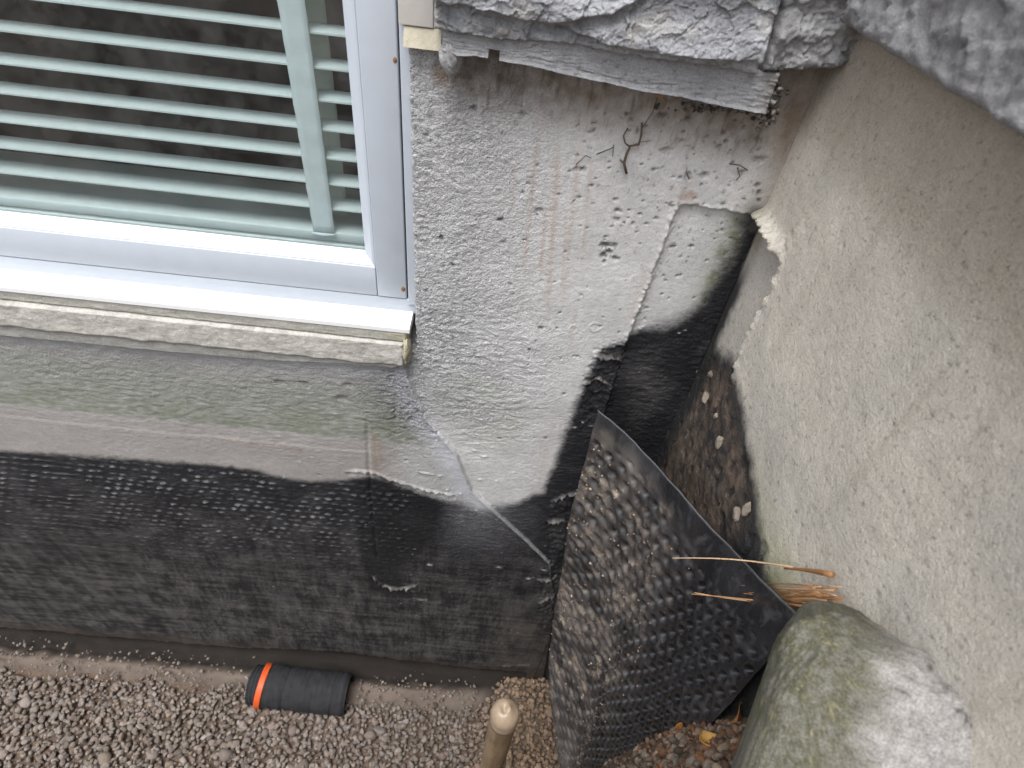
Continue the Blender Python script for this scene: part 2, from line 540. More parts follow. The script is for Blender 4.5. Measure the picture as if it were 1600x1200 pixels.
jx = (_hash(np.floor(cx_ * 1000), rowi, 7) - 0.5) * 0.008; jz = (_hash(np.floor(cx_ * 1000), rowi, 8) - 0.5) * 0.007
dd = np.hypot(X - cx_ - jx, (Z - cz_ - jz) * 1.15)
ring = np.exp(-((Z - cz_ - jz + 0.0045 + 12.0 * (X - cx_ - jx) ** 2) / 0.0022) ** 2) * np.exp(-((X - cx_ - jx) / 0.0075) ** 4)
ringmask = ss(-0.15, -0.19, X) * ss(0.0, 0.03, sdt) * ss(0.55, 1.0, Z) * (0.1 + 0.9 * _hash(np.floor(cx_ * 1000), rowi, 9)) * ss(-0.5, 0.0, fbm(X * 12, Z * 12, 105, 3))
h += ringmask * (0.0065 * ring * (0.4 + knob) - 0.0025 * np.exp(-(dd / 0.005) ** 2))
tarrough = tar * (0.0024 * fbm(X * 55, Z * 150, 111, 4, 0.6))
h += tarrough
# torn lips in the tar
def lip(pts, up=0.008, w=0.0035, under=0.006, seed=0):
    global h
    P_ = [wp(*p) for p in pts]
    pz = np.interp(X, [p[0] for p in P_], [p[1] for p in P_])
    dz = Z - pz - 0.004 * fbm(X * 80, Z * 0 + seed, 120 + seed, 3)
    ext = ss(P_[0][0] - 0.006, P_[0][0] + 0.006, X) * ss(P_[-1][0] + 0.006, P_[-1][0] - 0.006, X)
    kk = 0.45 + knob
    h += ext * kk * up * np.exp(-(dz / w) ** 2)
    h -= ext * under * np.exp(-((dz + 0.009) / 0.008) ** 2)
    return ext * np.exp(-(dz / (w * 1.2)) ** 2) * np.clip(kk, 0, 1)
lipc = lip([(543, 734), (562, 733), (590, 737), (612, 746), (640, 755), (668, 763), (710, 771)], 0.009, 0.0032, 0.007, 1)
lipc = np.maximum(lipc, lip([(584, 899), (600, 912), (622, 918), (650, 913)], 0.018, 0.0045, 0.018, 2) * 1.5)
lipc = np.maximum(lipc, lip([(645, 934), (668, 936)], 0.007, 0.004, 0.006, 3))
lipc = np.maximum(lipc, lip([(862, 783), (878, 775), (903, 769)], 0.012, 0.005, 0.010, 4))
lipc = np.maximum(lipc, lip([(856, 814), (882, 812)], 0.010, 0.005, 0.008, 5))
lipc = np.maximum(lipc, lip([(840, 903), (870, 900)], 0.012, 0.006, 0.010, 6))
lipc = np.maximum(lipc, lip([(842, 940), (868, 926)], 0.012, 0.006, 0.012, 7))
lipc = np.clip(lipc, 0, 1.2)
lipc = np.maximum(lipc, lip([(785, 1040), (828, 1038)], 0.006, 0.008, 0.004, 8) * 0.3)
lipc = np.maximum(lipc, lip([(918, 598), (935, 592), (952, 601)], 0.007, 0.0035, 0.004, 9))
lipc = np.maximum(lipc, lip([(930, 555), (945, 560), (962, 556), (975, 562)], 0.010, 0.006, 0.006, 10))
lipc = np.maximum(lipc, lip([(655, 735), (680, 739)], 0.003, 0.002, 0.001, 11) * 0.5)
# tar lumps round the form line
tl = sdf(X, Z, [wp(*p) for p in [(925, 545), (985, 525), (965, 600), (940, 650), (905, 680), (905, 610)]])
h += ss(-0.004, 0.01, tl) * (0.007 * fbm(X * 60, Z * 60, 131, 3) + 0.0035 * fbm(X * 160, Z * 160, 133, 2))
lumpz = sdf(X, Z, [wp(*p) for p in [(858, 775), (905, 765), (900, 860), (878, 960), (838, 960), (850, 890)]])
h += ss(-0.004, 0.012, lumpz) * 0.008 * fbm(X * 55, Z * 70, 135, 3)
# small white smear marks and bug holes
spots = np.zeros_like(h); dark = np.zeros_like(h)
def stamp(cx, cz, r, fn, ax=1.0, az=1.0):
    i0, i1 = np.searchsorted(xs, [cx - 3 * r * ax, cx + 3 * r * ax]); j0, j1 = np.searchsorted(zs, [cz - 3 * r * az, cz + 3 * r * az])
    if i1 - i0 < 2 or j1 - j0 < 2: return
    sl = (slice(j0, j1), slice(i0, i1))
    fn(sl, np.hypot((X[sl] - cx) / (r * ax), (Z[sl] - cz) / (r * az)) * (1 + 0.55 * pn(X[sl] * 330, Z[sl] * 330, 145)))
def pit(depth, dk):
    def f(sl, d):
        h[sl] -= depth * np.exp(-d ** 4)
        dark[sl] = np.maximum(dark[sl], dk * np.exp(-d ** 4))
    return f
def bumpf(hh, wc):
    def f(sl, d):
        h[sl] += hh * np.exp(-d ** 2)
        spots[sl] = np.maximum(spots[sl], wc * np.exp(-d ** 4))
    return f
for k in range(420):                            # bug holes of the upper panel
    px = rng.uniform(660, 1190); py = rng.uniform(150, 720)
    if rng.random() > 0.25 + 0.75 * ss(720, 1000, px): continue
    x_, z_ = wp(px, py); r = rng.choice([0.0012, 0.0017, 0.0024, 0.0032], p=[0.45, 0.3, 0.17, 0.08])
    stamp(x_, z_, r, pit(0.003, rng.uniform(0.35, 0.9)), rng.uniform(0.8, 1.5), rng.uniform(0.7, 1.2))
for px, py, r, d in [(782, 345, .0035, .8), (690, 372, .004, .9), (740, 170, .004, .6), (905, 100, .004, .6), (845, 513, .003, .8), (946, 384, .006, 1), (952, 395, .005, .9), (960, 385, .004, .7), (944, 400, .006, .9), (962, 405, .005, .8), (965, 330, .003, .8), (1000, 335, .003, .8), (1010, 350, .002, .8), (870, 512, .002, .6), (1082, 390, .003, .8), (1052, 391, .003, .8), (1040, 235, .006, .4), (1075, 275, .005, .5), (1100, 275, .004, .5), (1186, 250, .005, .5), (1160, 270, .004, .5), (1115, 165, .005, .7), (1075, 185, .004, .8), (1035, 180, .005, .9), (842, 330, .006, .25), (1125, 230, .003, .5), (1184, 290, .003, .6), (500, 740, .003, .5), (635, 717, .003, .7), (545, 600, .006, .3), (480, 600, .006, .3), (537, 622, .008, .35), (440, 596, .007, .3), (475, 596, .006, .3)]:
    stamp(*wp(px, py), r, pit(0.004, d), rng.uniform(0.8, 1.6), rng.uniform(0.6, 1.1))
for k in range(260):                            # pale crumbs, bottom right of the lower wall and on the tar
    px = rng.uniform(360, 1010); py = rng.uniform(560, 1000)
    x_, z_ = wp(px, py)
    if rng.random() > 0.55: continue
    stamp(x_, z_, rng.uniform(0.0012, 0.003), bumpf(0.0016, rng.uniform(0.2, 0.75)), rng.uniform(0.8, 2.0), rng.uniform(0.6, 1.0))
for px, py, r, a in [(672, 880, .0065, .9), (780, 883, .006, .7), (850, 886, .006, .7), (826, 901, .006, .8), (1001, 518, .003, .9), (745, 795, .003, .5), (720, 768, .004, .7), (700, 762, .004, .6), (757, 713, .004, .6), (688, 740, .004, .7), (742, 703, .004, .5), (658, 618, .006, .5), (750, 750, .004, .4), (1006, 515, .002, .9), (1062, 525, .002, .8), (1072, 521, .002, .8), (910, 660, .003, .8), (898, 668, .003, .6)]:
    stamp(*wp(px, py), r, bumpf(0.003, a), rng.uniform(1.0, 1.5), 0.8)
for (px, py, rx) in [(896, 514, 0.0075), (930, 511, 0.010)]:  # trowel rings
    x_, z_ = wp(px, py)
    d = np.hypot((X - x_) / rx, (Z - z_) / 0.0085)
    h += 0.0012 * np.exp(-((d - 1) / 0.16) ** 2)
# jamb: the face rolls off beside the window and runs back to the frame
jx_ = edge_x + 0.0055 + 0.0035 * fbm(X * 0 + 1, Z * 75, 141, 4, 0.7)
jw = ss(0.0, -0.010, X - jx_) * ss(1.50, 1.53, Z)
h_face = h.copy()
h = h - 0.055 * jw
Y = -h
Y = Y + 0.0
# rounded shoulder of the panel where it meets the stone course on the left
shoulder = wp(640, 62)[1]
# colours (albedo, roughness)
n_a = fbm(X * 9, Z * 9, 201, 4); n_b = fbm(X * 50, Z * 50, 211, 3); n_st = fbm(X * 70, Z * 5, 221, 3)
base = np.zeros(X.shape + (3,)) + np.array([0.54, 0.535, 0.53])
base *= (1 + 0.16 * n_a + 0.12 * n_b)[..., None]
base = mix(base, (0.60, 0.605, 0.625), 0.8 * rough)
base = mix(base, (0.68, 0.68, 0.68), np.clip(rough * ss(0.0, 0.35, fbm(X * 150, Z * 170, 231, 3, 0.7)), 0, 0.75))
base = mix(base, (0.27, 0.28, 0.31), np.clip(rough * ss(0.2, 0.5, fbm(X * 85 + 40, Z * 90, 233, 2)) * 0.55, 0, 1))
# green tint over the lower part
green = ss(-0.02, 0.05, sdf(X, Z, [wp(*p) for p in [(645, 600), (760, 560), (850, 650), (800, 720), (700, 700)]]))
base = mix(base, (0.33, 0.35, 0.29), 0.5 * green * (0.6 + 0.8 * n_a))
# rust runs
for ax, ay, bx, by, w_, k_ in [(842, 200, 818, 430, .0035, .45), (872, 230, 856, 480, .0045, .55), (852, 330, 845, 430, .003, .5), (905, 230, 880, 470, .004, .35), (925, 240, 912, 400, .003, .3), (805, 240, 800, 330, .003, .3), (885, 330, 878, 455, .0022, .4), (900, 480, 888, 560, .004, .25), (1010, 420, 985, 500, .006, .3)]:
    A_, B_ = wp(ax, ay), wp(bx, by)
    tt_ = np.clip((Z - A_[1]) / (B_[1] - A_[1]), -0.2, 1.2)
    xc = A_[0] + (B_[0] - A_[0]) * tt_ + 0.0015 * fbm(Z * 30, Z * 0 + ax, 245, 3)
    en = ss(-0.1, 0.15, tt_) * ss(1.15, 0.8, tt_)
    base = mix(base, (0.40, 0.27, 0.21), np.clip(k_ * en * np.exp(-((X - xc) / w_) ** 2) * (0.75 + 0.9 * n_b), 0, 0.7))
base = mix(base, (0.40, 0.34, 0.30), 0.35 * np.exp(-((X - wp(870, 650)[0]) / 0.03) ** 2) * ss(wp(0, 0)[1], 1.4, Z) * np.clip(0.6 + n_st, 0, 1) * ss(1.45, 1.3, Z))
# brown stain under the stone course, its soft shadow painted into the same tone
led = [(640, 62), (705, 90), (760, 95), (830, 106), (900, 122), (1000, 142), (1100, 162), (1190, 178), (1260, 192)]
lw = [wp(*p) for p in led]
ledz = np.interp(X, [p[0] for p in lw], [p[1] for p in lw])
db = ledz - Z
br = ss(0.085, 0.012, db + 0.012 * fbm(X * 40, Z * 40, 251, 3)) * ss(edge_x + 0.025, edge_x + 0.07, X)
base = mix(base, (0.15, 0.108, 0.075), np.clip(br * (0.68 + 0.5 * n_b), 0, 0.9))
brs = ss(0.15, 0.5, fbm(X * 160, Z * 22, 253, 3)) * ss(0.085, 0.02, db)
base = mix(base, (0.10, 0.08, 0.065), 0.55 * np.clip(brs, 0, 1) * ss(edge_x + 0.04, edge_x + 0.1, X))
rustp = np.exp(-(((X - wp(688, 118)[0]) / 0.010) ** 2 + ((Z - wp(688, 118)[1]) / 0.012) ** 2))
base = mix(base, (0.35, 0.22, 0.13), 0.7 * rustp)
rp = (0.6 + n_b) * ss(-0.004, 0.002, 0.004 * n_b +  sdf(X, Z, [wp(*p) for p in [(1068, 297), (1087, 303), (1085, 318), (1062, 316)]]))
base = mix(base, (0.36, 0.22, 0.15), 0.65 * rp)
# dark speckle of the right half
sp = ss(0.33, 0.5, fbm(X * 120, Z * 120, 261, 3)) * ss(0.0, 0.2, X) * ss(1.6, 1.8, Z)
base = mix(base, (0.11, 0.095, 0.08), 0.55 * sp)
cn = ss(0.055, 0.0, XS - X) * ss(1.72, 1.86, Z)
base = mix(base, (0.24, 0.19, 0.14), 0.55 * cn)
# algae and tar smear in the corner
al = np.exp(-((X - (XS - 0.022)) / 0.028) ** 2) * ss(1.86, 1.80, Z) * ss(1.55, 1.66, Z)
base = mix(base, (0.12, 0.13, 0.055), np.clip(al * (0.55 + 0.9 * n_b), 0, 0.9))
cb = np.exp(-((X - (XS - 0.012)) / 0.016) ** 2) * ss(1.862, 1.835, Z) * ss(1.80, 1.815, Z)
base = mix(base, (0.03, 0.03, 0.028), 0.8 * cb)
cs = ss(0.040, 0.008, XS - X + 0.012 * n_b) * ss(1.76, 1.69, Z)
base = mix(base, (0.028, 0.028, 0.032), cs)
# lower left face
slabm = hz
base = mix(base, (0.29, 0.288, 0.28), 0.75 * slabm * (0.8 + 0.4 * n_b))
zg0, zg1 = wp(450, 600)[1], wp(450, 672)[1]
gm = slabm * ss(zg0 + 0.02, zg1 + 0.02, Z) * ss(zg1 - 0.010, zg1 + 0.006, Z) * ss(0.02, -0.10, X)
base = mix(base, (0.15, 0.165, 0.105), np.clip(gm * (0.55 + 0.9 * n_b + 0.7 * n_a), 0, 0.85))
gm2 = slabm * ss(zg0 + 0.07, zg0 - 0.01, Z) * ss(zg1 - 0.01, zg1 + 0.01, Z) * ss(0.02, -0.16, X)
base = mix(base, (0.22, 0.232, 0.20), 0.6 * gm2)
pinkish = slabm * ss(zg1 + 0.004, zg1 - 0.012, Z) * ss(-0.16, -0.22, X)
base = mix(base, (0.27, 0.25, 0.235), 0.65 * pinkish)
rl = seg_dist(X, Z, [wp(350, 686), wp(420, 690), wp(470, 700)])
base = mix(base, (0.25, 0.16, 0.12), 0.5 * np.exp(-(rl / 0.006) ** 2) * (0.5 + n_b))
rs_ = sdf(X, Z, [wp(*p) for p in [(577, 668), (600, 690), (606, 738), (580, 735)]])
base = mix(base, (0.24, 0.175, 0.13), 0.6 * ss(-0.012, 0.014, rs_ + 0.012 * n_b) * np.clip(0.7 + n_st, 0, 1))
bluish = np.exp(-((sd_ - 0.02) / 0.03) ** 2) * fade * slabm
base = mix(base, (0.50, 0.51, 0.55), 0.8 * bluish)  # cool light along the coat's edge painted in as a bluish tone
# tar colour: dense black, with scuffed grey and mud wash
t1 = fbm(X * 11, Z * 11, 271, 4); t2 = fbm(X * 28, Z * 130, 281, 4, 0.65); t3 = fbm(X * 150, Z * 30, 291, 3)
tc = np.zeros_like(base) + np.array([0.012, 0.012, 0.0145])
scuff = np.clip(0.30 + 0.9 * t1 + 0.9 * t2, 0, 1)
tc = mix(tc, (0.075, 0.074, 0.078), 0.75 * scuff * scuff)
worn = ss(0.20, 0.02, np.abs(X - wp(730, 850)[0]) + 0.05 * t1) * ss(0.75, 1.0, Z) * ss(-0.12, -0.04, X)  # faded tar near the seam, also carries the painted grazing light
tc = mix(tc, (0.17, 0.17, 0.19), np.clip(0.85 * worn * (0.7 + 0.8 * t2), 0, 1))  # faded grey tar, with the grazing light on it painted in
t4 = 0.75 * fbm(X * 42, Z * 7, 295, 5, 0.7); t5 = fbm(X * 5, Z * 60, 297, 3)
lowdust = ss(1.15, 0.35, Z) * np.clip(0.35 + 1.3 * t4 + 0.7 * t5 + 0.5 * t3 + 0.5 * t1, 0, 1)
tc = mix(tc, (0.115, 0.108, 0.103), np.clip(0.05 * ss(1.0, 0.3, Z) + 0.85 * lowdust, 0, 1))
mud = ss(-0.02, 0.18, X) * ss(0.75, 0.3, Z)
tc = mix(tc, (0.10, 0.082, 0.070), np.clip(0.5 * mud * (0.6 + t1), 0, 1))
tc = mix(tc, (0.24, 0.24, 0.25), np.clip(1.5 * ringmask * ring * (0.3 + knob), 0, 1))  # pale highlight painted on the lower edge of each dimple print
pt = sdf(X, Z, [wp(*p) for p in [(548, 738), (590, 744), (650, 767), (700, 785), (670, 850), (625, 890), (648, 935), (575, 925), (560, 850)]]) + 0.012 * t1
tc = mix(tc, (0.008, 0.008, 0.010), 0.75 * ss(-0.012, 0.02, pt))
tc = mix(tc, (0.012, 0.012, 0.014), np.clip(0.7 * ss(0.0, 0.03, 0.03 - np.abs(sdt - 0.03)) * ss(0.1, 0.2, X), 0, 1))
mid = ss(0.03, 0.0, np.hypot(X - wp(1020, 600)[0], (Z - wp(1020, 600)[1]) * 0.5) - 0.03)
tc = mix(tc, (0.13, 0.12, 0.115), np.clip(0.35 * mid * (0.5 + t1 + t2), 0, 1))
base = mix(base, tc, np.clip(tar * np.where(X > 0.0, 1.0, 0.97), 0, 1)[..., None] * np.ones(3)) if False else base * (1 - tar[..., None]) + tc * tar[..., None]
base = mix(base, (0.33, 0.31, 0.295), np.clip(0.8 * lipc * (0.7 + 1.2 * n_b), 0, 0.8))
seam = np.exp(-((sd_ - 0.0030) / 0.0019) ** 2) * ss(wp(865, 900)[1], wp(860, 865)[1], Z) * ss(wp(640, 560)[1], wp(650, 610)[1], Z)
base = mix(base, (0.42, 0.42, 0.44), 0.75 * seam)  # bare lip of the coat, with the light it catches painted pale
seam2 = np.exp(-((sd_ - 0.0035) / 0.0030) ** 2) * ss(1.22, 1.30, Z) * ss(wp(640, 556)[1], wp(645, 585)[1], Z)
base = mix(base, (0.66, 0.67, 0.70), 0.85 * seam2)  # upper part of the lip, its highlight painted stronger
base = mix(base, (0.55, 0.54, 0.53), 0.8 * spots)
base = mix(base, (0.055, 0.048, 0.045), 0.85 * dark)
# mud line at the foot
foot = ss(0.13, 0.03, Z - 0.03 * t1)
base = mix(base, (0.06, 0.045, 0.035), 0.8 * foot)
base = np.clip(base, 0.008, 0.8)
rgh = 0.9 - 0.18 * tar * np.clip(1 - scuff, 0, 1)
colr = np.concatenate([base, rgh[..., None]], -1)
xm = 0.5 * (X[:-1, :-1] + X[1:, 1:]); zm = 0.5 * (Z[:-1, :-1] + Z[1:, 1:])
# the lower edge is ragged and stops above the footing
foot_z = 0.046 + 0.040 * np.exp(-((xm + 0.45) / 0.28) ** 2) + 0.008 * fbm(xm * 12, xm * 0, 301, 3)
keep = ~((xm < 0.22) & (zm < foot_z)) & ~((xm < edge_x - 0.010) & (zm > 1.515)) & (xm < XS + 0.006) & (zm > -0.03)
P = np.stack([X, Y, Z], -1)
ra_ = rough * (0.55 + 0.6 * mott) + 0.10 + 0.25 * hz * ss(1.25, 1.4, Z) + 0.22 * tar
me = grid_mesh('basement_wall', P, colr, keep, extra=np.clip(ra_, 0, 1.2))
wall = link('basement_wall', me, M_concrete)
tag(wall, 'grey concrete basement wall with a rough edge beside the window and black tar on its lower part', 'wall', kind='structure')

# ------------------------------------------------------------------ SIDE WALL
ys = np.unique(np.concatenate([np.arange(-3.2, -0.75, 0.03), np.arange(-0.75, 0.02, 0.0026)]))
zs2 = np.unique(np.concatenate([np.arange(-0.06, 0.9, 0.012), np.arange(0.9, 2.12, 0.0026)]))
Yg, Zg = np.meshgrid(ys, zs2)
def sp_(px, py):
    p = at_x(px, py, XS); return (p[1], p[2])
h = 0.003 * fbm(Yg * 7, Zg * 7, 401, 3) + 0.0008 * fbm(Yg * 60, Zg * 60, 402, 4, 0.6)
vl = [sp_(*p) for p in [(1250, 345), (1222, 398), (1200, 455), (1170, 515), (1150, 560), (1140, 600)]]
vy = np.interp(-Zg, [-p[1] for p in vl], [p[0] for p in vl]) + 0.005 * fbm(Zg * 30, Zg * 0, 403, 3)
dv = Yg - vy
kn2 = np.clip(fbm(Yg * 90, Zg * 90, 404, 3) + 0.3, 0, 1)
zr = sp_(1205, 365)[1] + 0.004 * fbm(Yg * 40, Zg * 0, 406, 3)
upper_cut = ss(zr + 0.004, zr - 0.004, Zg)
# field between corner and form line is set back, below the small ledge
inside_f = ss(-0.004, 0.004, dv) * upper_cut * ss(1.35, 1.5, Zg)
h -= 0.009 * inside_f
linef = np.exp(-(dv / 0.008) ** 2) * ss(1.55, 1.62, Zg)
h += 0.009 * kn2 * linef * ss(1.92, 1.84, Zg)
ledge = np.exp(-((Zg - zr) / 0.011) ** 2) * ss(vl[1][0] - 0.006, vl[1][0] + 0.004, Yg)
h += 0.022 * ledge * (0.6 + 0.6 * kn2)
stl = [sp_(*p) for p in [(1080, 538), (1110, 540), (1140, 560), (1156, 610), (1166, 660), (1178, 730), (1188, 800), (1196, 860), (1200, 900), (1225, 950)]]
tarp = stl + [(-0.9, stl[-1][1] - 0.05), (-3.5, 1.2), (-3.5, -0.3), (0.2, -0.3), (0.2, stl[0][1] + 0.04)]
s2 = sdf(Yg, Zg, tarp) + 0.012 * fbm(Yg * 25, Zg * 25, 411, 4, 0.6)
tar2 = ss(-0.014, 0.02, s2)
dents = ss(0.15, 0.45, fbm(Yg * 42, Zg * 30, 413, 2)) * tar2
h += tar2 * (0.004 * fbm(Yg * 30, Zg * 20, 415, 4, 0.6)) - 0.004 * dents
dark2 = np.zeros_like(h)
for k in range(170):
    cy, cz = rng.uniform(-0.62, -0.0), rng.uniform(1.5, 2.0); r = rng.uniform(0.0012, 0.0030)
    d = np.hypot((Yg - cy) / r, (Zg - cz) / (r * 0.9))
    h -= 0.0016 * np.exp(-d ** 4); dark2 = np.maximum(dark2, rng.uniform(0.2, 0.7) * np.exp(-d ** 4))
a1 = fbm(Yg * 9, Zg * 9, 421, 4); a2 = fbm(Yg * 45, Zg * 45, 423, 3); a3 = fbm(Yg * 10, Zg * 60, 425, 3)
base = np.zeros(Yg.shape + (3,)) + np.array([0.56, 0.525, 0.465])
base *= (1 + 0.12 * a1 + 0.08 * a2)[..., None]
base = mix(base, (0.42, 0.40, 0.375), 0.6 * inside_f)
base = mix(base, (0.62, 0.58, 0.50), np.clip(ledge * 0.9, 0, 1))
base = mix(base, (0.46, 0.38, 0.31), np.clip(linef * kn2 * 0.8, 0, 1))
gr2 = ss(1.67, 1.56, Zg) * ss(-0.2, -0.33, Yg)
base = mix(base, (0.36, 0.37, 0.20), np.clip(gr2 * (0.6 + 0.7 * a1), 0, 0.85))
base = mix(base, (0.30, 0.25, 0.16), np.clip(ss(1.60, 1.52, Zg) * ss(-0.36, -0.44, Yg) * 0.4, 0, 1))
base = mix(base, (0.25, 0.20, 0.15), 0.5 * ss(1.93, 1.99, Zg + 0.01 * a2))
drip = ss(0.1, 0.5, fbm(Yg * 38, Zg * 2.2, 431, 4)) * ss(1.5, 1.9, Zg)
base = mix(base, (0.33, 0.29, 0.23), 0.35 * drip)
base = mix(base, (0.42, 0.40, 0.36), 0.55 * ss(0.0, 0.4, fbm(Yg * 4.5, Zg * 4.5, 433, 4)))
base = mix(base, (0.16, 0.14, 0.11), 0.5 * ss(0.38, 0.5, fbm(Yg * 110, Zg * 110, 435, 3)))
base = mix(base, (0.10, 0.09, 0.08), 0.75 * dark2)
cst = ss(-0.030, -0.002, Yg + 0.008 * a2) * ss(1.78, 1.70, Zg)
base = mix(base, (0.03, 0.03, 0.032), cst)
base = mix(base, (0.17, 0.16, 0.09), 0.6 * ss(-0.03, 0, Yg) * ss(1.74, 1.8, Zg) * ss(1.86, 1.83, Zg))
tc = np.zeros_like(base) + np.array([0.030, 0.029, 0.030])
mudm = np.clip(0.55 + 0.8 * a1 + 0.8 * a2, 0, 1) * ss(0.012, 0.05, s2) * ss(-0.36, -0.30, Yg) * ss(-0.012, -0.05, Yg)
tc = mix(tc, (0.17, 0.128, 0.098), np.clip(mudm, 0, 0.9))
tc = mix(tc, (0.025, 0.022, 0.02), 0.7 * dents)
tc = mix(tc, (0.13, 0.13, 0.13), 0.5 * np.clip(a3 + 0.2, 0, 1) * ss(0.04, 0.01, s2))
base = base * (1 - tar2[..., None]) + tc * tar2[..., None]
base = np.clip(base, 0.008, 0.8)
colr = np.concatenate([base, (0.9 - 0.25 * tar2)[..., None]], -1)
P = np.stack([XS - h, Yg, Zg], -1)
side = link('side_wall', grid_mesh('side_wall', P, colr, None, flip=True, extra=0.16 + 0.3 * tar2), M_side)
tag(side, 'warm beige concrete side wall meeting the grey wall at the corner, tarred black and muddy below', 'wall', kind='structure')

# pale chips stuck in the mud of the side wall
def blob(cx, cy, cz, rx, ry, rz, seed, rough=0.25, n=10, m=14, pw=1.0):
    th = np.linspace(0, math.pi, n)[:, None] * np.ones((1, m)); ph = np.linspace(0, 2 * math.pi, m, endpoint=False)[None, :] * np.ones((n, 1))
    d = np.stack([np.sin(th) * np.cos(ph), np.sin(th) * np.sin(ph), np.cos(th)], -1)
    if pw != 1.0:
        d = np.sign(d) * np.abs(d) ** pw
    s = 1 + rough * fbm(d[..., 0] * 1.7 + seed * 3.1 + d[..., 2], d[..., 1] * 1.7 - d[..., 2] * 1.3, seed, 3)
    P = np.stack([cx + rx * s * d[..., 0], cy + ry * s * d[..., 1], cz + rz * s * d[..., 2]], -1)
    idx = np.arange(n * m).reshape(n, m)
    nx_ = np.roll(idx, -1, 1)
    q = np.stack([idx[:-1], idx[1:], nx_[1:], nx_[:-1]], -1).reshape(-1, 4)
    return P, q
for i, (px, py, r, rz) in enumerate([(1103, 620, .008, .012), (1122, 692, .0065, .013), (1150, 803, .008, .011), (1168, 796, .0055, .013), (1109, 585, .005, .007), (1118, 648, .004, .006), (1103, 838, .004, .005)]):
    p = at_x(px, py, XS - 0.004)
    P, q = blob(0, 0, 0, 1, 1, 1, 500 + i, 0.5)
    for _ in range(6):
        nv = rng.normal(size=3); nv /= np.linalg.norm(nv)
        P = P - np.clip(P @ nv - rng.uniform(0.3, 0.65), 0, None)[..., None] * nv
    P = P * np.array([0.006, r * 1.15, rz * 1.15])
    o = link('stone_chip', np_mesh('stone_chip', P.reshape(-1, 3), q, None, False), M_chip, side, tuple(p))

# ------------------------------------------------------------------ upper house walls above the stone course (out of frame)
box('upper_house_wall', -3.0, XS + 0.4, 0.02, 0.3, 2.62, 4.6, M_cream)['kind'] = 'structure'
bpy.data.objects['upper_house_wall']['label'] = 'house wall above the stone course'
tag(box('upper_side_wall', XS + 0.0, XS + 0.35, -3.2, 0.019, 2.30, 4.6, M_cream), 'side house wall above its stone course', 'wall', kind='structure')

# ------------------------------------------------------------------ STONE COURSE
course = empty('stone_course', (0.1, -0.03, 2.0))
tag(course, 'rough split grey stone course with a pale mortar band overhanging the concrete panel', 'stonework')

def rock_face(name, x0, x1, zbot, ztop, prot, seed, nx, nz, amp=0.012, edge=0.012, colbase=(0.29, 0.296, 0.315), extra=None, mat=M_stone, back=0.05, zfun=None, ydir=True):
    """rock faced block: front heightfield wrapped back at its borders. zbot is a list of (x,z)."""
    u = np.linspace(0, 1, nx); v = np.linspace(0, 1, nz)
    U, V_ = np.meshgrid(u, v)
    Xr = x0 + (x1 - x0) * U
    zb = np.interp(Xr, [p[0] for p in zbot], [p[1] for p in zbot])
    zb = zb + 0.0022 * fbm(Xr * 70, Xr * 0 + seed, seed, 4, 0.65)
    Xr = Xr + 0.003 * fbm(V_ * 0 + seed, V_ * 9, seed + 1, 3) * (1 - np.abs(2 * U - 1)) ** 0 * ((U < .06) | (U > .94))
    Zr = zb + (ztop - zb) * V_
    dl = np.minimum.reduce([(Xr - x0), (x1 - Xr), (Zr - zb), (ztop - Zr)])
    e = np.clip(dl / edge, 0, 1)
    prof = np.sqrt(np.clip(1 - (1 - e) ** 2.2, 0, 1))
    pr = np.interp(Xr, [p[0] for p in prot], [p[1] for p in prot])
    hh = pr * (0.35 + 0.65 * prof)
    facet = fbm(Xr * 11, Zr * 15, seed + 2, 3)
    chip = np.abs(fbm(Xr * 26 + facet, Zr * 38, seed + 4, 4, 0.6))
    wx_ = Xr + 0.006 * fbm(Xr * 45, Zr * 45, seed + 14, 3); wz_ = Zr + 0.006 * fbm(Xr * 45 + 7, Zr * 45, seed + 15, 3)
    hh += prof * amp * (0.50 * facets(wx_ * 22, wz_ * 34, seed + 20, 0.8) + 0.32 * facets(wx_ * 70, wz_ * 95, seed + 30, 1.0) + 0.14 * facets(wx_ * 190, wz_ * 230, seed + 40, 1.0))
    hh += prof * (amp * 0.8 * facet - amp * 0.35 * chip + amp * 0.10 * fbm(Xr * 80, Zr * 110, seed + 6, 5, 0.75))
    c = np.zeros(Xr.shape + (3,)) + np.array(colbase)
    c *= (1 + 0.22 * fbm(Xr * 18, Zr * 24, seed + 8, 4) + 0.16 * fbm(Xr * 120, Zr * 150, seed + 9, 3))[..., None]
    if extra is not None: hh, c = extra(Xr, Zr, hh, c)
    Pf = np.stack([Xr, -hh, Zr], -1)
    # wrap
    def ring(P_, dy): Q = P_.copy(); Q[..., 1] = dy; return Q
    Pb = np.pad(Pf, ((1, 1), (1, 1), (0, 0)), mode='edge')
    Pb[0, :, 1] = back; Pb[-1, :, 1] = back; Pb[:, 0, 1] = back; Pb[:, -1, 1] = back
    cb_ = np.pad(c, ((1, 1), (1, 1), (0, 0)), mode='edge')
    cc = np.concatenate([np.clip(cb_, 0.02, 0.8), np.full(cb_.shape[:2] + (1,), 0.85)], -1)
    return Pb, cc

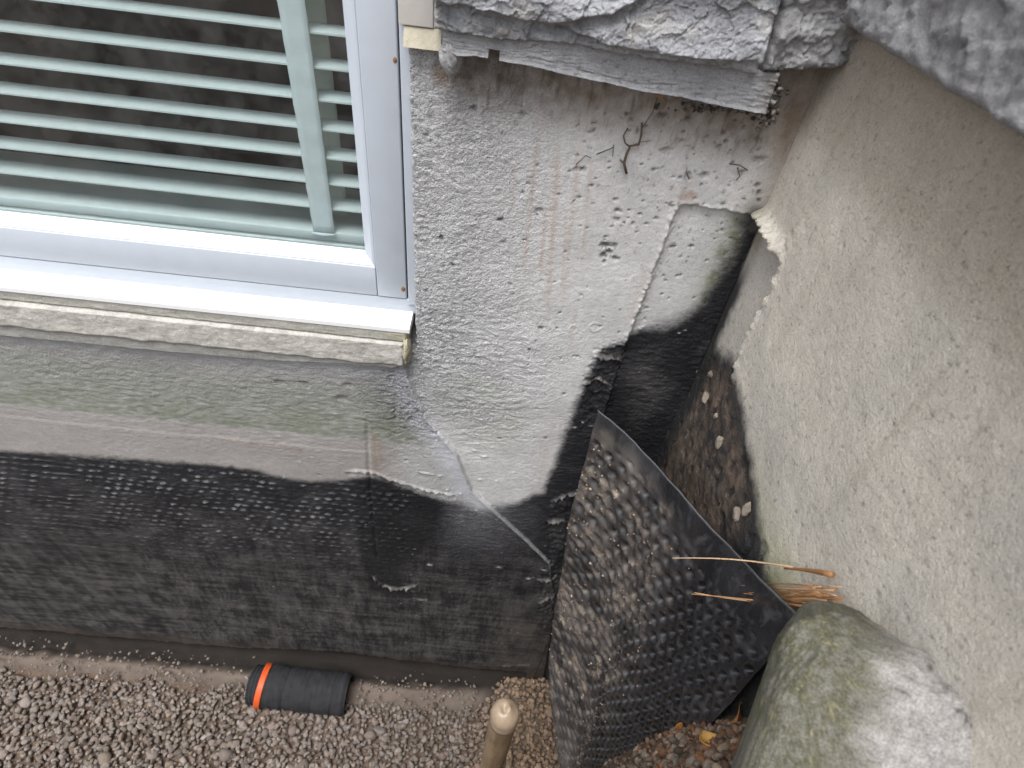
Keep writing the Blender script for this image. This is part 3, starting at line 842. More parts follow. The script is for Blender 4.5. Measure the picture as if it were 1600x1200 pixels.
# main rock: lower edge above the mortar band
rb = [(672, 50), (700, 58), (740, 63), (780, 70), (840, 72), (900, 76), (960, 88), (1010, 95), (1060, 100), (1110, 106), (1150, 114), (1192, 122)]
yS = -0.055
rbw = [(at_y(px, py, yS)[0], at_y(px, py, yS)[2]) for px, py in rb]
fis = [(at_y(px, py, yS - .02)[0], at_y(px, py, yS - .02)[2]) for px, py in [(600, -10), (690, 12), (730, 18), (770, 26), (810, 38), (855, 44), (880, 41), (920, 33), (960, 28), (1000, 5), (1040, -40)]]
fis2 = [(at_y(px, py, yS - .02)[0], at_y(px, py, yS - .02)[2]) for px, py in [(850, 40), (900, 58), (940, 74), (990, 84), (1060, 92), (1130, 98), (1200, 104)]]
def ex_main(Xr, Zr, hh, c):
    fz = np.interp(Xr, [p[0] for p in fis], [p[1] for p in fis]) + 0.003 * fbm(Xr * 60, Xr * 0, 611, 3)
    d = Zr - fz
    hh = hh + 0.010 * ss(-0.001, 0.003, d) * ss(0.07, 0.0, d) - 0.004 * np.exp(-((d + 0.006) / 0.006) ** 2)
    fz2 = np.interp(Xr, [p[0] for p in fis2], [p[1] for p in fis2]) + 0.004 * fbm(Xr * 50, Xr * 0, 613, 3)
    d2 = Zr - fz2
    ex = ss(fis2[0][0], fis2[0][0] + 0.02, Xr)
    hh = hh + ex * (0.009 * ss(-0.002, 0.003, d2) * ss(0.05, 0.0, d2))
    # far end chips, with a cleft
    cl = seg_dist(Xr, Zr, [(at_y(px, py, yS)[0], at_y(px, py, yS)[2]) for px, py in [(1235, 35), (1222, 50), (1208, 58)]])
    hh = hh - 0.012 * np.exp(-(cl / 0.003) ** 2)
    c = mix(c, (0.20, 0.205, 0.215), 0.5 * ss(0.0, -0.006, d) * ss(-0.05, -0.012, d))
    c = mix(c, (0.42, 0.43, 0.455), np.clip(0.55 * ss(0.0, 0.3, fbm(Xr * 30, Zr * 40, 617, 4)), 0, 1))
    c = mix(c, (0.20, 0.21, 0.22), 0.55 * ss(rbw[1][0] + 0.05, rbw[0][0], Xr))
    c = mix(c, (0.45, 0.42, 0.37), 0.3 * ss(0.2, 0.4, fbm(Xr * 22, Zr * 22, 618, 3)))
    return hh, c
x0m = at_y(673, 40, yS)[0]; x1m = at_y(1204, 60, yS)[0]
P, cc = rock_face('stone', x0m, x1m, rbw, 2.17, [(x0m, 0.050), (x1m, 0.062)], 600, 380, 150, 0.0095, 0.006, extra=ex_main)
o = link('stone', to_local(grid_mesh('stone', P, cc), course.location), M_stone, course)
# stone of the corner, lower edge higher and shaded under
x0c = x1m + 0.0012
zc = at_y(1225, 122, -0.05)[2]
P, cc = rock_face('stone', x0c, XS + 0.02, [(x0c, zc), (XS, zc + 0.012)], 2.20, [(x0c, 0.052), (XS, 0.050)], 640, 60, 90, 0.016, 0.012, colbase=(0.29, 0.29, 0.295))
link('stone', to_local(grid_mesh('stone', P, cc), course.location), M_stone, course)
# second course above, beyond the frame
for k, (xa, xb) in enumerate([(-0.10, 0.13), (0.136, XS)]):
    P, cc = rock_face('stone', xa, xb, [(xa, 2.208), (xb, 2.208)], 2.45, [(xa, 0.05), (xb, 0.05)], 650 + 7 * k, 60, 60, 0.012, 0.012)
    link('stone', to_local(grid_mesh('stone', P, cc), course.location), M_stone, course)
for k, (xa, xb) in enumerate([(-0.12, 0.05), (0.056, 0.25), (0.256, XS)]):
    P, cc = rock_face('stone', xa, xb, [(xa, 2.456), (xb, 2.456)], 2.62, [(xa, 0.05), (xb, 0.05)], 670 + 7 * k, 40, 40, 0.012, 0.012)
    link('stone', to_local(grid_mesh('stone', P, cc), course.location), M_stone, course)
# mortar band under the stones
mb = [(703, 84), (715, 90), (745, 90), (790, 99), (830, 105), (870, 115), (905, 123), (950, 131), (1000, 143), (1050, 150), (1100, 160), (1150, 170), (1192, 177)]
yM = -0.044
mbw = [(at_y(px, py, yM)[0], at_y(px, py, yM)[2]) for px, py in mb]
wh = at_y(772, 78, yM)
def ex_m(Xr, Zr, hh, c):
    d = np.maximum(np.abs(Xr - wh[0]) / 0.0055, np.abs(Zr - wh[2]) / 0.0125)
    hh = hh - 0.05 * ss(1.15, 0.9, d)
    c = mix(c, (0.05, 0.045, 0.04), ss(1.15, 0.9, d))
    zb = np.interp(Xr, [p[0] for p in mbw], [p[1] for p in mbw])
    hh = hh + 0.004 * ss(0.01, 0.002, Zr - zb) + 0.0015 * fbm(Xr * 60, Zr * 200, 701, 3)
    st = seg_dist(Xr, Zr, [(at_y(*p, yM)[0], at_y(*p, yM)[2]) for p in [(905, 100), (950, 112), (1000, 123), (1060, 118)]])
    hh = hh - 0.0015 * np.exp(-(st / 0.002) ** 2)
    c = mix(c, (0.16, 0.15, 0.14), 0.7 * ss(0.3, 0.5, fbm(Xr * 90, Zr * 90, 703, 3)))
    c = mix(c, (0.14, 0.12, 0.10), 0.7 * ss(0.265, 0.30, Xr + 0.01 * fbm(Xr * 90, Zr * 90, 705, 3)))
    return hh, c
P, cc = rock_face('mortar_band', mbw[0][0] - .012, mbw[-1][0] + 0.004, mbw, 2.068, [(mbw[0][0], 0.040), (mbw[-1][0], 0.050)], 700, 360, 46, 0.0018, 0.004, colbase=(0.33, 0.335, 0.35), extra=ex_m)
zt = np.interp(P[..., 0], [p[0] for p in rbw], [p[1] for p in rbw]) + 0.006
zbm = np.interp(P[..., 0], [p[0] for p in mbw], [p[1] for p in mbw])
fr_ = (P[..., 2] - zbm) / (2.068 - zbm)
P[..., 2] = zbm + fr_ * (zt - zbm)
link('mortar_band', to_local(grid_mesh('mortar_band', P, cc), course.location), M_stone, course)
# hanging drip of mortar at the left end
p = at_y(704, 88, -0.030)
P, q = blob(0, 0, 0, 0.0135, 0.014, 0.020, 711, 0.35, 20, 26)
cg = np.concatenate([np.full((P.shape[0] * P.shape[1], 3), 0.33) + 0.05 * rng.standard_normal((P.shape[0] * P.shape[1], 1)), np.full((P.shape[0] * P.shape[1], 1), 0.9)], -1)
o = link('mortar_drip', np_mesh('mortar_drip', P.reshape(-1, 3), q, cg), M_stone, course)
o.location = tuple(p - np.array(course.location))
# dark crumbs packed where the band meets the corner
DP = np.array([at_y(rng.normal(1196, 11), rng.normal(150, 19), rng.uniform(-0.046, -0.012)) for _ in range(420)] + [at_y(rng.normal(1120, 45), rng.normal(168, 5) , rng.uniform(-0.012, -0.006)) for _ in range(80)])
_iv, _if = None, None
DEBRIS = DP
# side wall course
sc_ = empty('side_stone_course', (XS - 0.02, -0.6, 2.05))
tag(sc_, 'rough grey stones laid along the side wall above the beige concrete', 'stonework')
for k, (ya, yb) in enumerate([(-0.44, -0.055), (-0.86, -0.446), (-1.3, -0.866)]):
    P, cc = rock_face('stone', ya, yb, [(ya, 2.085), (yb, 2.085)], 2.30, [(ya, 0.04), (yb, 0.036)], 720 + 9 * k, 110, 70, 0.011, 0.012, colbase=(0.27, 0.27, 0.28))
    Q = np.stack([XS + P[..., 1], P[..., 0], P[..., 2]], -1)
    link('stone', to_local(grid_mesh('stone', Q, cc, flip=True), sc_.location), M_stone, sc_)

# mortar return and casing board at the left end of the course
xg = at_y(637, 30, 0.0)[0]
zc0 = at_y(655, 40, 0.0)[2]
zc1 = at_y(655, 62, 0.0)[2]
xr = at_y(676, 40, 0.0)[0]
mr = [(0.02, zc1 - 0.006), (-0.016, zc1 - 0.006), (-0.004, zc0 - 0.001), (0.02, zc0 - 0.001)]
M_mortar = plain('beige_mortar', (0.36, 0.33, 0.26), 0.9, 0.15, 60, 0.0012, 200, dirt=((0.2, 0.18, 0.13), 60, 0.66))
o = prism('mortar_fillet', [(y - 0 - course.location[1], z - course.location[2]) for y, z in mr], xg - 0.004 - course.location[0], xr + 0.012 - course.location[0], M_mortar, course)

# ------------------------------------------------------------------ WINDOW
win = empty('basement_window', (-0.8, 0.02, 1.55))
tag(win, 'white painted basement window with a mitred bead and a rusty screw in its frame', 'window')
WL = win.location


def wbox(name, x0, x1, y0, y1, z0, z1, mat, bev=0.0012, parent=win):
    return box(name, x0 - WL[0], x1 - WL[0], y0 - WL[1], y1 - WL[1], z0 - WL[2], z1 - WL[2], mat, parent, bev)


YF = 0.012                                     # sash front face
XR = at_y(627, 240, YF)[0]                     # outer edge of the sash stile
zRB = at_y(500, 453, YF)[2]                    # bottom of the sash
zRT = at_y(500, 409, YF)[2]                    # top of the rail face (outer edge of the bead)
xSI = at_y(586, 417, YF)[0]                    # inner edge of the stile face (outer edge of the bead)
YG = 0.030
zBT = at_y(500, 386, YG)[2]                    # inner edge of the bead
xBI = at_y(571, 393, YG)[0]
XL = -1.36
ZT = 2.60
wbox('stile', xSI + 0.0006, XR, YF, YF + 0.04, zRB, ZT, M_white, 0.0022)
wbox('stile', XL, XL + 0.05, YF, YF + 0.04, zRB, ZT, M_white, 0.0022)
wbox('bottom_rail', XL + 0.0506, xSI - 0.0003, YF + 0.0008, YF + 0.04, zRB, zRT, M_white, 0.0014)
wbox('top_rail', XL + 0.0506, xSI - 0.0003, YF + 0.0008, YF + 0.04, ZT - 0.05, ZT, M_white, 0.0014)


def bead(name, pr, mat):
    V, Fs = pr
    me = py_mesh(name, [(v[0] - WL[0], v[1] - WL[1], v[2] - WL[2]) for v in V], Fs, False)
    import bmesh
    bm = bmesh.new(); bm.from_mesh(me); bmesh.ops.recalc_face_normals(bm, faces=bm.faces)
    bmesh.ops.bevel(bm, geom=[e for e in bm.edges if not e.is_boundary], offset=0.0006, segments=1, affect='EDGES')
    bm.to_mesh(me); bm.free()
    return link(name, me, mat, win)


xlo = XL + 0.05 + (xSI - xBI) * 0 + 0.002
wb = xSI - xBI; zb_ = zBT - zRT
# bead profile: flat lip then slope back to the glass, mitred at the corner
def bead_h(z_out, z_in, sgn):
    A = [(XL + 0.0508, xSI - 0.0008)] * 1
    pts = [(0.0, YF + 0.003), (0.25, YF + 0.0035), (0.85, YG - 0.004), (1.0, YG - 0.002), (1.0, YG + 0.006), (0.0, YG + 0.006)]
    V = []
    for s in (0, 1):
        for t, y in pts:
            z = z_out + (z_in - z_out) * t
            x = (XL + 0.0508 + wb * t) if s == 0 else (xSI - 0.0008 - wb * t)
            V.append((x, y, z))
    n = len(pts)
    Fs = [(i, (i + 1) % n, n + (i + 1) % n, n + i) for i in range(n)] + [tuple(range(n))[::-1], tuple(range(n, 2 * n))]
    return V, Fs
def bead_v(x_out, x_in, z0, z1):
    pts = [(0.0, YF + 0.003), (0.25, YF + 0.0035), (0.85, YG - 0.004), (1.0, YG - 0.002), (1.0, YG + 0.006), (0.0, YG + 0.006)]
    V = []
    for s in (0, 1):
        for t, y in pts:
            x = x_out + (x_in - x_out) * t
            z = (z0 + zb_ * t) if s == 0 else (z1 - zb_ * t)
            V.append((x, y, z))
    n = len(pts)
    Fs = [(i, (i + 1) % n, n + (i + 1) % n, n + i) for i in range(n)] + [tuple(range(n))[::-1], tuple(range(n, 2 * n))]
    return V, Fs
bead('glazing_bead', bead_h(zRT + 0.0006, zBT, 1), M_sill)  # level bead in the brighter sill white, light on its slope painted in
bead('glazing_bead', bead_v(xSI, xBI, zRT + 0.0008, ZT - 0.0508), M_white)
bead('glazing_bead', bead_v(XL + 0.0508, XL + 0.0508 + wb, zRT + 0.0008, ZT - 0.0508), M_white)
# fine shadow line in the stile (second lip)
wbox('pane', XL + 0.05, xSI - 0.001, YG + 0.007, YG + 0.011, zRT, ZT - 0.045, M_glass, 0)
# seals and outer frame
wbox('seal', XR + 0.0004, XR + 0.0030, YF + 0.008, YF + 0.03, zRB - 0.002, ZT, M_seal, 0)
xJ = XR + 0.0030
wbox('outer_frame', xJ, xJ + 0.020, YF - 0.002, YF + 0.06, zRB - 0.010, ZT, M_white, 0.0015)
wbox('outer_frame', XL - 0.03, XL - 0.001, YF - 0.002, YF + 0.06, zRB - 0.010, ZT, M_white, 0.0015)
zC0 = at_y(500, 472, YF + 0.002)[2]
wbox('seal', XL, XR, YF + 0.008, YF + 0.03, zRB - 0.0022, zRB - 0.0004, M_seal, 0)
wbox('threshold', XL - 0.03, xJ + 0.0195, YF + 0.002, YF + 0.06, zC0 - 0.004, zRB - 0.0024, M_white, 0.0012)
# white sill board, sloping outward
YN = -0.024
zN = at_y(500, 500, YN)[2]; zU = at_y(500, 507, YN + 0.001)[2]
xN = at_y(639, 500, YN)[0]
prof = [(YF + 0.004, zC0), (YN + 0.0015, zN + 0.0004), (YN, zN - 0.001), (YN + 0.0005, zU + 0.001), (YN + 0.002, zU), (YF + 0.03, zU), (YF + 0.03, zC0)]
prism('sill_board', [(y - WL[1], z - WL[2]) for y, z in prof], XL - 0.03 - WL[0], xN - WL[0], M_sill, win)
# casing board going up beside the stones
wbox('casing_board', XR + 0.006, at_y(673, 20, 0.0)[0] + 0.004, -0.006, 0.01, zc0, ZT, M_cream, 0.0012)
# rust spots round two screws
for px, py, r in [(630, 452, 0.0035), (617, 94, 0.0026)]:
    p = at_y(px, py, YF - 0.0003)
    P, q = blob(0, 0, 0, r, 0.0012, r * 1.25, 801, 0.5, 8, 12)
    link('screw', np_mesh('screw', P.reshape(-1, 3), q), M_rust, win).location = tuple(p - np.array(WL))

# room seen dimly behind the blind
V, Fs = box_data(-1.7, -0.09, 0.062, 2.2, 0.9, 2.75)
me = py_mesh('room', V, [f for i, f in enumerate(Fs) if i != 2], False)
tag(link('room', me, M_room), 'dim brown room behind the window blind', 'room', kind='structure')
# closing strips of wall behind the frame
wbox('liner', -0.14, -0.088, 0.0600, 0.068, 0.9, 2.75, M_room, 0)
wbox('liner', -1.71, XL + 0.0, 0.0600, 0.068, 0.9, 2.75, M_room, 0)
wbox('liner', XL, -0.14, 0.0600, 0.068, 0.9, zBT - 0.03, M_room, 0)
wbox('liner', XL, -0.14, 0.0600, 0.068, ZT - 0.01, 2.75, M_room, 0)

# ------------------------------------------------------------------ BLIND
bl = empty('venetian_blind', (-0.7, 0.14, 1.62))
tag(bl, 'white slatted blind with wide ladder tapes behind the basement window glass', 'blind')
BL = bl.location
YB0, YB1 = 0.072, 0.107
n = 7
prof = []
for k in range(n):
    t = k / (n - 1); prof.append((YB0 + (YB1 - YB0) * t, 0.0016 * math.sin(math.pi * t) - 0.003 + 0.006 * t * 0.5))
sl = [(y, z + 0.0012) for y, z in prof] + [(y, z - 0.0012) for y, z in prof[::-1]]
xA, xB = -1.30, xBI + 0.006
base_z = at_y(350, 271, YB0)[2] + 0.0040
slat0 = prism('slat', [(y - BL[1], z) for y, z in sl], xA - BL[0], xB - BL[0], M_blind, bl)
zlist = [base_z + 0.0426 * k for k in range(-1, 19)]
slat0.location.z = zlist[0] - BL[2]
for z in zlist[1:]:
    c = slat0.copy(); COL.objects.link(c); c.parent = bl; c.location.z = z - BL[2]; c.rotation_euler = (rng.normal(0, 0.015), 0, 0)
zr_ = at_y(500, 360, YB0)[2]
o = box('bottom_rail', xA - BL[0], xB - BL[0], YB0 - BL[1] - 0.002, YB1 - BL[1] + 0.002, zr_ - 0.018 - BL[2], zr_ - BL[2], M_blind, bl, 0.003)
# window board inside
tag(box('window_board', XL, xSI + 0.01, 0.0685, 0.28, zr_ - 0.040, zr_ - 0.022, M_blind, None, 0.002), 'white inner window board under the blind', 'window board')

def tape(name, xl, xr, y, z0, z1, mat, sag=0.0):
    n = 60
    z = np.linspace(z0, z1, n)
    P = np.zeros((n, 5, 3))
    for j in range(5):
        P[:, j, 0] = xl + (xr - xl) * j / 4
        P[:, j, 1] = y + 0.0012 * np.sin((z - base_z) / 0.0426 * 2 * np.pi) + 0.0006 * (j % 2)
        P[:, j, 2] = z
    P -= np.array(BL)
    me = grid_mesh(name, P, None)
    o = link(name, me, mat, bl)
    s = o.modifiers.new('thick', 'SOLIDIFY'); s.thickness = 0.0009
    return o
yT = YB0 - 0.004
xa, xb = at_y(433, 0, yT)[0], at_y(475, 0, yT)[0]
xa2, xb2 = at_y(488, 350, yT)[0], at_y(522, 350, yT)[0]
ta, tb = (xa + xa2) / 2, (xb + xb2) / 2
ztap = at_y(505, 364, yT)[2]
tape('ladder_tape', ta, tb, yT, ztap, 2.62, M_tape)
tape('rear_tape', ta + 0.012, tb + 0.010, YB1 + 0.012, ztap + 0.004, 2.62, M_tape_rear)
tape('ladder_tape', ta - 0.62, tb - 0.62, yT, ztap, 2.62, M_tape)
tape('rear_tape', ta - 0.608, tb - 0.61, YB1 + 0.012, ztap + 0.004, 2.62, M_tape_rear)
V, Fs = tube([(ta - 0.002, yT - 0.003, ztap), ((ta + tb) / 2, yT - 0.004, ztap - 0.001), (tb + 0.002, yT - 0.003, ztap + 0.0005)], [0.0022, 0.003, 0.0022], 8)
link('tape_end', py_mesh('tape_end', [np.array(v) - np.array(BL) for v in V], Fs), M_tape, bl)
# pale cushion on a shelf in the room
tag(box('shelf', -1.5, -0.2, 1.2, 1.5, 1.30, 1.33, M_room), 'dark shelf inside the room behind the blind', 'shelf', kind='structure')

# ------------------------------------------------------------------ STONE SILL
sill = empty('stone_sill', (-0.7, -0.01, 1.5))
tag(sill, 'pale beige stone sill bedded in mortar under the white window board', 'sill')
YS = -0.022
z_t = at_y(500, 522, YS)[2]; z_b = at_y(500, 561, YS)[2]
x_e = at_y(632, 560, YS)[0]
def ex_s(Xr, Zr, hh, c):
    c = mix(c, (0.30, 0.29, 0.26), 0.6 * ss(0.1, 0.4, fbm(Xr * 40, Zr * 40, 903, 4)))
    zb = np.interp(Xr, [-1.5, x_e], [z_b, z_b])
    hh = hh + 0.0016 * np.clip(fbm(Xr * 26, Zr * 60, 905, 4), -1, 1)
    low = ss(0.010, 0.0, Zr - z_b - 0.005 * fbm(Xr * 18, Xr * 0, 907, 3))
    hh = hh - 0.007 * low
    c = mix(c, (0.30, 0.30, 0.285), 0.7 * low)
    return hh, c
P, cc = rock_face('stone', XL - 0.06, x_e, [(XL - 0.06, z_b - 0.026), (-0.62, z_b - 0.024), (-0.42, z_b - 0.020), (-0.30, z_b - 0.010), (x_e - 0.02, z_b - 0.004), (x_e, z_b + 0.003)], z_t, [(XL, 0.030), (x_e, 0.028)], 900, 420, 40, 0.0009, 0.0018, colbase=(0.46, 0.445, 0.41), extra=ex_s, back=0.08)
link('stone', to_local(grid_mesh('stone', P, cc), sill.location), M_stone, sill)
z_m = zU - 0.0003
def ex_mb(Xr, Zr, hh, c):
    c = mix(c, (0.40, 0.36, 0.22), 0.5 * ss(x_e - 0.05, x_e, Xr))
    return hh + 0.0015 * fbm(Xr * 30, Zr * 90, 913, 3), c
P, cc = rock_face('mortar', XL - 0.06, x_e + 0.008, [(XL, z_t + 0.0005), (x_e, z_t + 0.0005)], z_m, [(XL, 0.018), (x_e, 0.022)], 910, 300, 16, 0.0003, 0.003, colbase=(0.40, 0.39, 0.35), extra=ex_mb, back=0.08)
link('mortar', to_local(grid_mesh('mortar', P, cc), sill.location), M_stone, sill)
# ragged end of mortar running down the sill's right end
p = at_y(636, 545, -0.014)
P, q = blob(0, 0, 0, 0.0075, 0.020, 0.030, 921, 0.35, 18, 22)
cg = np.concatenate([np.tile([0.38, 0.355, 0.26], (P.shape[0] * P.shape[1], 1)), np.full((P.shape[0] * P.shape[1], 1), 0.9)], -1)
link('mortar_end', np_mesh('mortar_end', P.reshape(-1, 3), q, cg), M_stone, sill).location = tuple(p - np.array(sill.location))

# ------------------------------------------------------------------ FOOTING, GROUND
def zground(x, y):
    s = -0.33 - y - 0.8 * (0.36 - x)
    z = 6.0 * np.clip(s, 0, None)
    z = 1.60 * (1 - np.exp(-z / 1.1 - (z / 1.25) ** 2))
    return z
gx_ = np.unique(np.concatenate([np.linspace(-60, -3.2, 24), np.arange(-3.2, 0.0, 0.03), np.arange(0.0, 0.40, 0.006), np.linspace(0.40, 60, 24)]))
gy_ = np.unique(np.concatenate([np.linspace(-60, -3.0, 24), np.arange(-3.0, -0.9, 0.05), np.arange(-0.9, 0.05, 0.008), np.linspace(0.1, 60, 12)]))
GX, GY = np.meshgrid(gx_, gy_)
GZ = zground(GX, GY)
near = ss(6, 2, np.hypot(GX, GY))
GZ = GZ + near * (0.012 * fbm(GX * 9, GY * 9, 1001, 4) * ss(0.02, 0.2, GZ) + 0.010 * fbm(GX * 50, GY * 50, 1003, 3) * ss(0.05, 0.3, GZ) + 0.008 * fbm(GX * 7, GY * 7, 1005, 2)) - 0.012
# dirt piled along the foot on the right
GZ = GZ + 0.0 * GX
GZ = np.where((GY > 0.04) | (GX > 0.40), np.maximum(GZ, 0) * 0 - 0.05, GZ)
c = np.zeros(GX.shape + (3,)) + np.array([0.13, 0.095, 0.072])
c *= (1 + 0.3 * fbm(GX * 20, GY * 20, 1007, 4))[..., None]
c = mix(c, (0.20, 0.095, 0.045), 0.6 * ss(0.1, 0.4, fbm(GX * 26, GY * 26, 1009, 3)) * ss(0.3, 0.8, GZ))
cc = np.concatenate([np.clip(c, 0.01, 0.8), np.full(c.shape[:2] + (1,), 0.95)], -1)
g = link('ground', grid_mesh('ground', np.stack([GX, GY, GZ], -1), cc), M_soil)
tag(g, 'brown earth of the trench and its bank', None, kind='structure')

# concrete footing, mud covered, ending at the right in a smooth ramp of mud
n, m_ = 260, 46
u = np.linspace(-3.0, XS, n); v = np.linspace(0, 1, m_)
U, V_ = np.meshgrid(u, v)
front = -0.150 - 0.030 * fbm(U * 5, U * 0, 1101, 3) + 0.135 * ss(0.02, 0.19, U) + 0.03 * ss(-0.6, -0.75, U)
FY = front * (1 - V_) + 0.05 * V_
FZ = 0.030 - 0.05 * (1 - V_) ** 5 + 0.012 * fbm(U * 10, FY * 14, 1103, 4) - 0.020 * ss(-0.1, 0.2, U)
FZ = FZ + 0.25 * ss(0.02, 0.05, FY)
FZ = FZ - 0.030 * ss(-0.09, -0.04, FY) * ss(0.1, -0.1, U)
FY2 = np.where(V_ < 0.001, front - 0.01, FY); FZ = np.where(V_ < 0.001, -0.06, FZ)
c = np.zeros(U.shape + (3,)) + np.array([0.135, 0.108, 0.09])
c *= (1 + 0.25 * fbm(U * 14, FY * 14, 1105, 4))[..., None]
c = mix(c, (0.016, 0.013, 0.011), ss(-0.085, -0.045, FY + 0.02 * fbm(U * 20, FY * 20, 1107, 2)))  # shade of the gap under the wall painted dark into the footing
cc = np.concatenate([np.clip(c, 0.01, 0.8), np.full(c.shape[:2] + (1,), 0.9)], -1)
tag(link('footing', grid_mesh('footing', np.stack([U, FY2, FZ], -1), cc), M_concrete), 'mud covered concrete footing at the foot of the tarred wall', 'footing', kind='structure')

# ------------------------------------------------------------------ GRAVEL
def ico(sub):
    import bmesh
    bm = bmesh.new(); bmesh.ops.create_icosphere(bm, subdivisions=sub, radius=1.0)
    V = np.array([v.co[:] for v in bm.verts]); Fq = np.array([[v.index for v in f.verts] for f in bm.faces])
    bm.free(); return V, Fq
IV, IF = ico(2)
def pebbles(name, pts, rad, cols, flat=0.7, jit=0.28, seed=0, mat=M_gravel):
    r = np.random.default_rng(seed)
    N = len(pts); k = len(IV)
    protos = []
    for i in range(24):
        V = IV.copy()
        for _ in range(5):                          # cut faces to make angular stones
            nrm = r.normal(size=3); nrm /= np.linalg.norm(nrm); dd_ = r.uniform(0.45, 0.8)
            t = V @ nrm - dd_; V = V - np.clip(t, 0, None)[:, None] * nrm
        V *= r.uniform(0.75, 1.2, 3)
        protos.append(V)
    protos = np.array(protos)
    V = protos[r.integers(0, 24, N)] * rad[:, None, None] * np.array([1, 1, flat])
    q = r.normal(size=(N, 4)); q[:, 1:3] *= 0.6; q /= np.linalg.norm(q, axis=1)[:, None]
    w, x, y, z = q.T
    R = np.stack([np.stack([1 - 2 * (y * y + z * z), 2 * (x * y - z * w), 2 * (x * z + y * w)], -1),
                  np.stack([2 * (x * y + z * w), 1 - 2 * (x * x + z * z), 2 * (y * z - x * w)], -1),
                  np.stack([2 * (x * z - y * w), 2 * (y * z + x * w), 1 - 2 * (x * x + y * y)], -1)], 1)
    V = np.einsum('nij,nkj->nki', R, V) + pts[:, None, :]
    Fq = (IF[None] + (np.arange(N) * k)[:, None, None]).reshape(-1, 3)
    C = np.repeat(np.concatenate([cols, np.full((N, 1), 0.85)], 1), k, axis=0)
    me = np_mesh(name, V.reshape(-1, 3), Fq, C, smooth=True)
    return me
pal = np.array([[0.19, 0.155, 0.135], [0.15, 0.125, 0.11], [0.22, 0.185, 0.16], [0.27, 0.235, 0.21], [0.17, 0.13, 0.11], [0.20, 0.18, 0.17], [0.175, 0.14, 0.105]])
def scatter(n, x0, x1, y0, y1, seed, cell):
    r = np.random.default_rng(seed)
    nx = int((x1 - x0) / cell); ny = int((y1 - y0) / cell)
    a, b_ = np.meshgrid(np.arange(nx), np.arange(ny))
    x = x0 + (a.ravel() + r.random(nx * ny)) * cell; y = y0 + (b_.ravel() + r.random(nx * ny)) * cell
    return x, y, r
# keep stones where the trench floor shows; clear of footing mud and pipe
x, y, r = scatter(0, -2.6, 0.42, -0.70, 0.0, 5, 0.0134)
frontc = -0.140 + 0.135 * ss(0.02, 0.19, x) + 0.05 * fbm(x * 6, x * 0, 55, 4) + 0.02 * (r.random(len(x)) - 0.5)
vis = (y < frontc + 0.012) | ((x > 0.10) & (y < -0.005))
vis &= (zground(x, y) < 0.05) & (x < 0.34)
x, y = x[vis], y[vis]
z = -0.004 + r.random(len(x)) * 0.010 + 0.012 * fbm(x * 5, y * 5, 57, 2) + 0.018 * ss(-0.35, -0.7, y)
rad = np.clip(r.normal(0.0090, 0.0024, len(x)), 0.0045, 0.018)
ci = r.integers(0, 7, len(x)); cols = (0.6 * pal[ci] + 0.4 * pal.mean(0)) * r.uniform(0.62, 1.12, (len(x), 1))
warm = ss(-0.05, 0.2, x)[:, None]
big = r.random(len(x)) < 0.018
rad = np.where(big, rad * 1.9, rad)
cols = cols * (1 - warm) + cols * np.array([1.15, 0.98, 0.78]) * warm
gme = pebbles('gravel', np.stack([x, y, z], 1), rad, cols, 0.75, seed=3)
# stray stones and grit lying on the mud of the footing
xm_ = r.uniform(-1.7, 0.05, 900); ym_ = -0.02 - 0.13 * r.random(900) ** 0.6
rm_ = np.clip(r.normal(0.0035, 0.0022, 900), 0.0012, 0.009)
keepm = np.abs(xm_ + 0.55) > 0.19
GP2 = np.stack([xm_, ym_, 0.030 + 0.012 * fbm(xm_ * 10, ym_ * 14, 1103, 4) - 0.020 * ss(-0.1, 0.2, xm_) + rm_ * 0.2], 1)[keepm]
gme2 = pebbles('footing_grit', GP2, rm_[keepm], (pal[r.integers(0, 7, 900)] * 0.9)[keepm], 0.75, seed=4)
tag(link('footing_grit', gme2, M_gravel), 'small stones and grit lying on the muddy footing', 'grit', kind='stuff')
gv_ = link('gravel', gme, M_gravel)
tag(gv_, 'brown grey crushed gravel covering the trench floor', 'gravel', kind='stuff')
print('gravel stones', len(x))

_a, _b = IV, IF
IV, IF = ico(1)
dpal = np.array([[0.10, 0.085, 0.07], [0.16, 0.14, 0.12], [0.05, 0.042, 0.035], [0.24, 0.23, 0.22]])
o = link('dirt_crumbs', pebbles('dirt_crumbs', DEBRIS, rng.uniform(0.0012, 0.0048, len(DEBRIS)), dpal[rng.integers(0, 4, len(DEBRIS))], 0.8, seed=15), M_gravel)
tag(o, 'dark dirt crumbs packed in the corner under the stone course', 'dirt', kind='stuff')
IV, IF = _a, _b
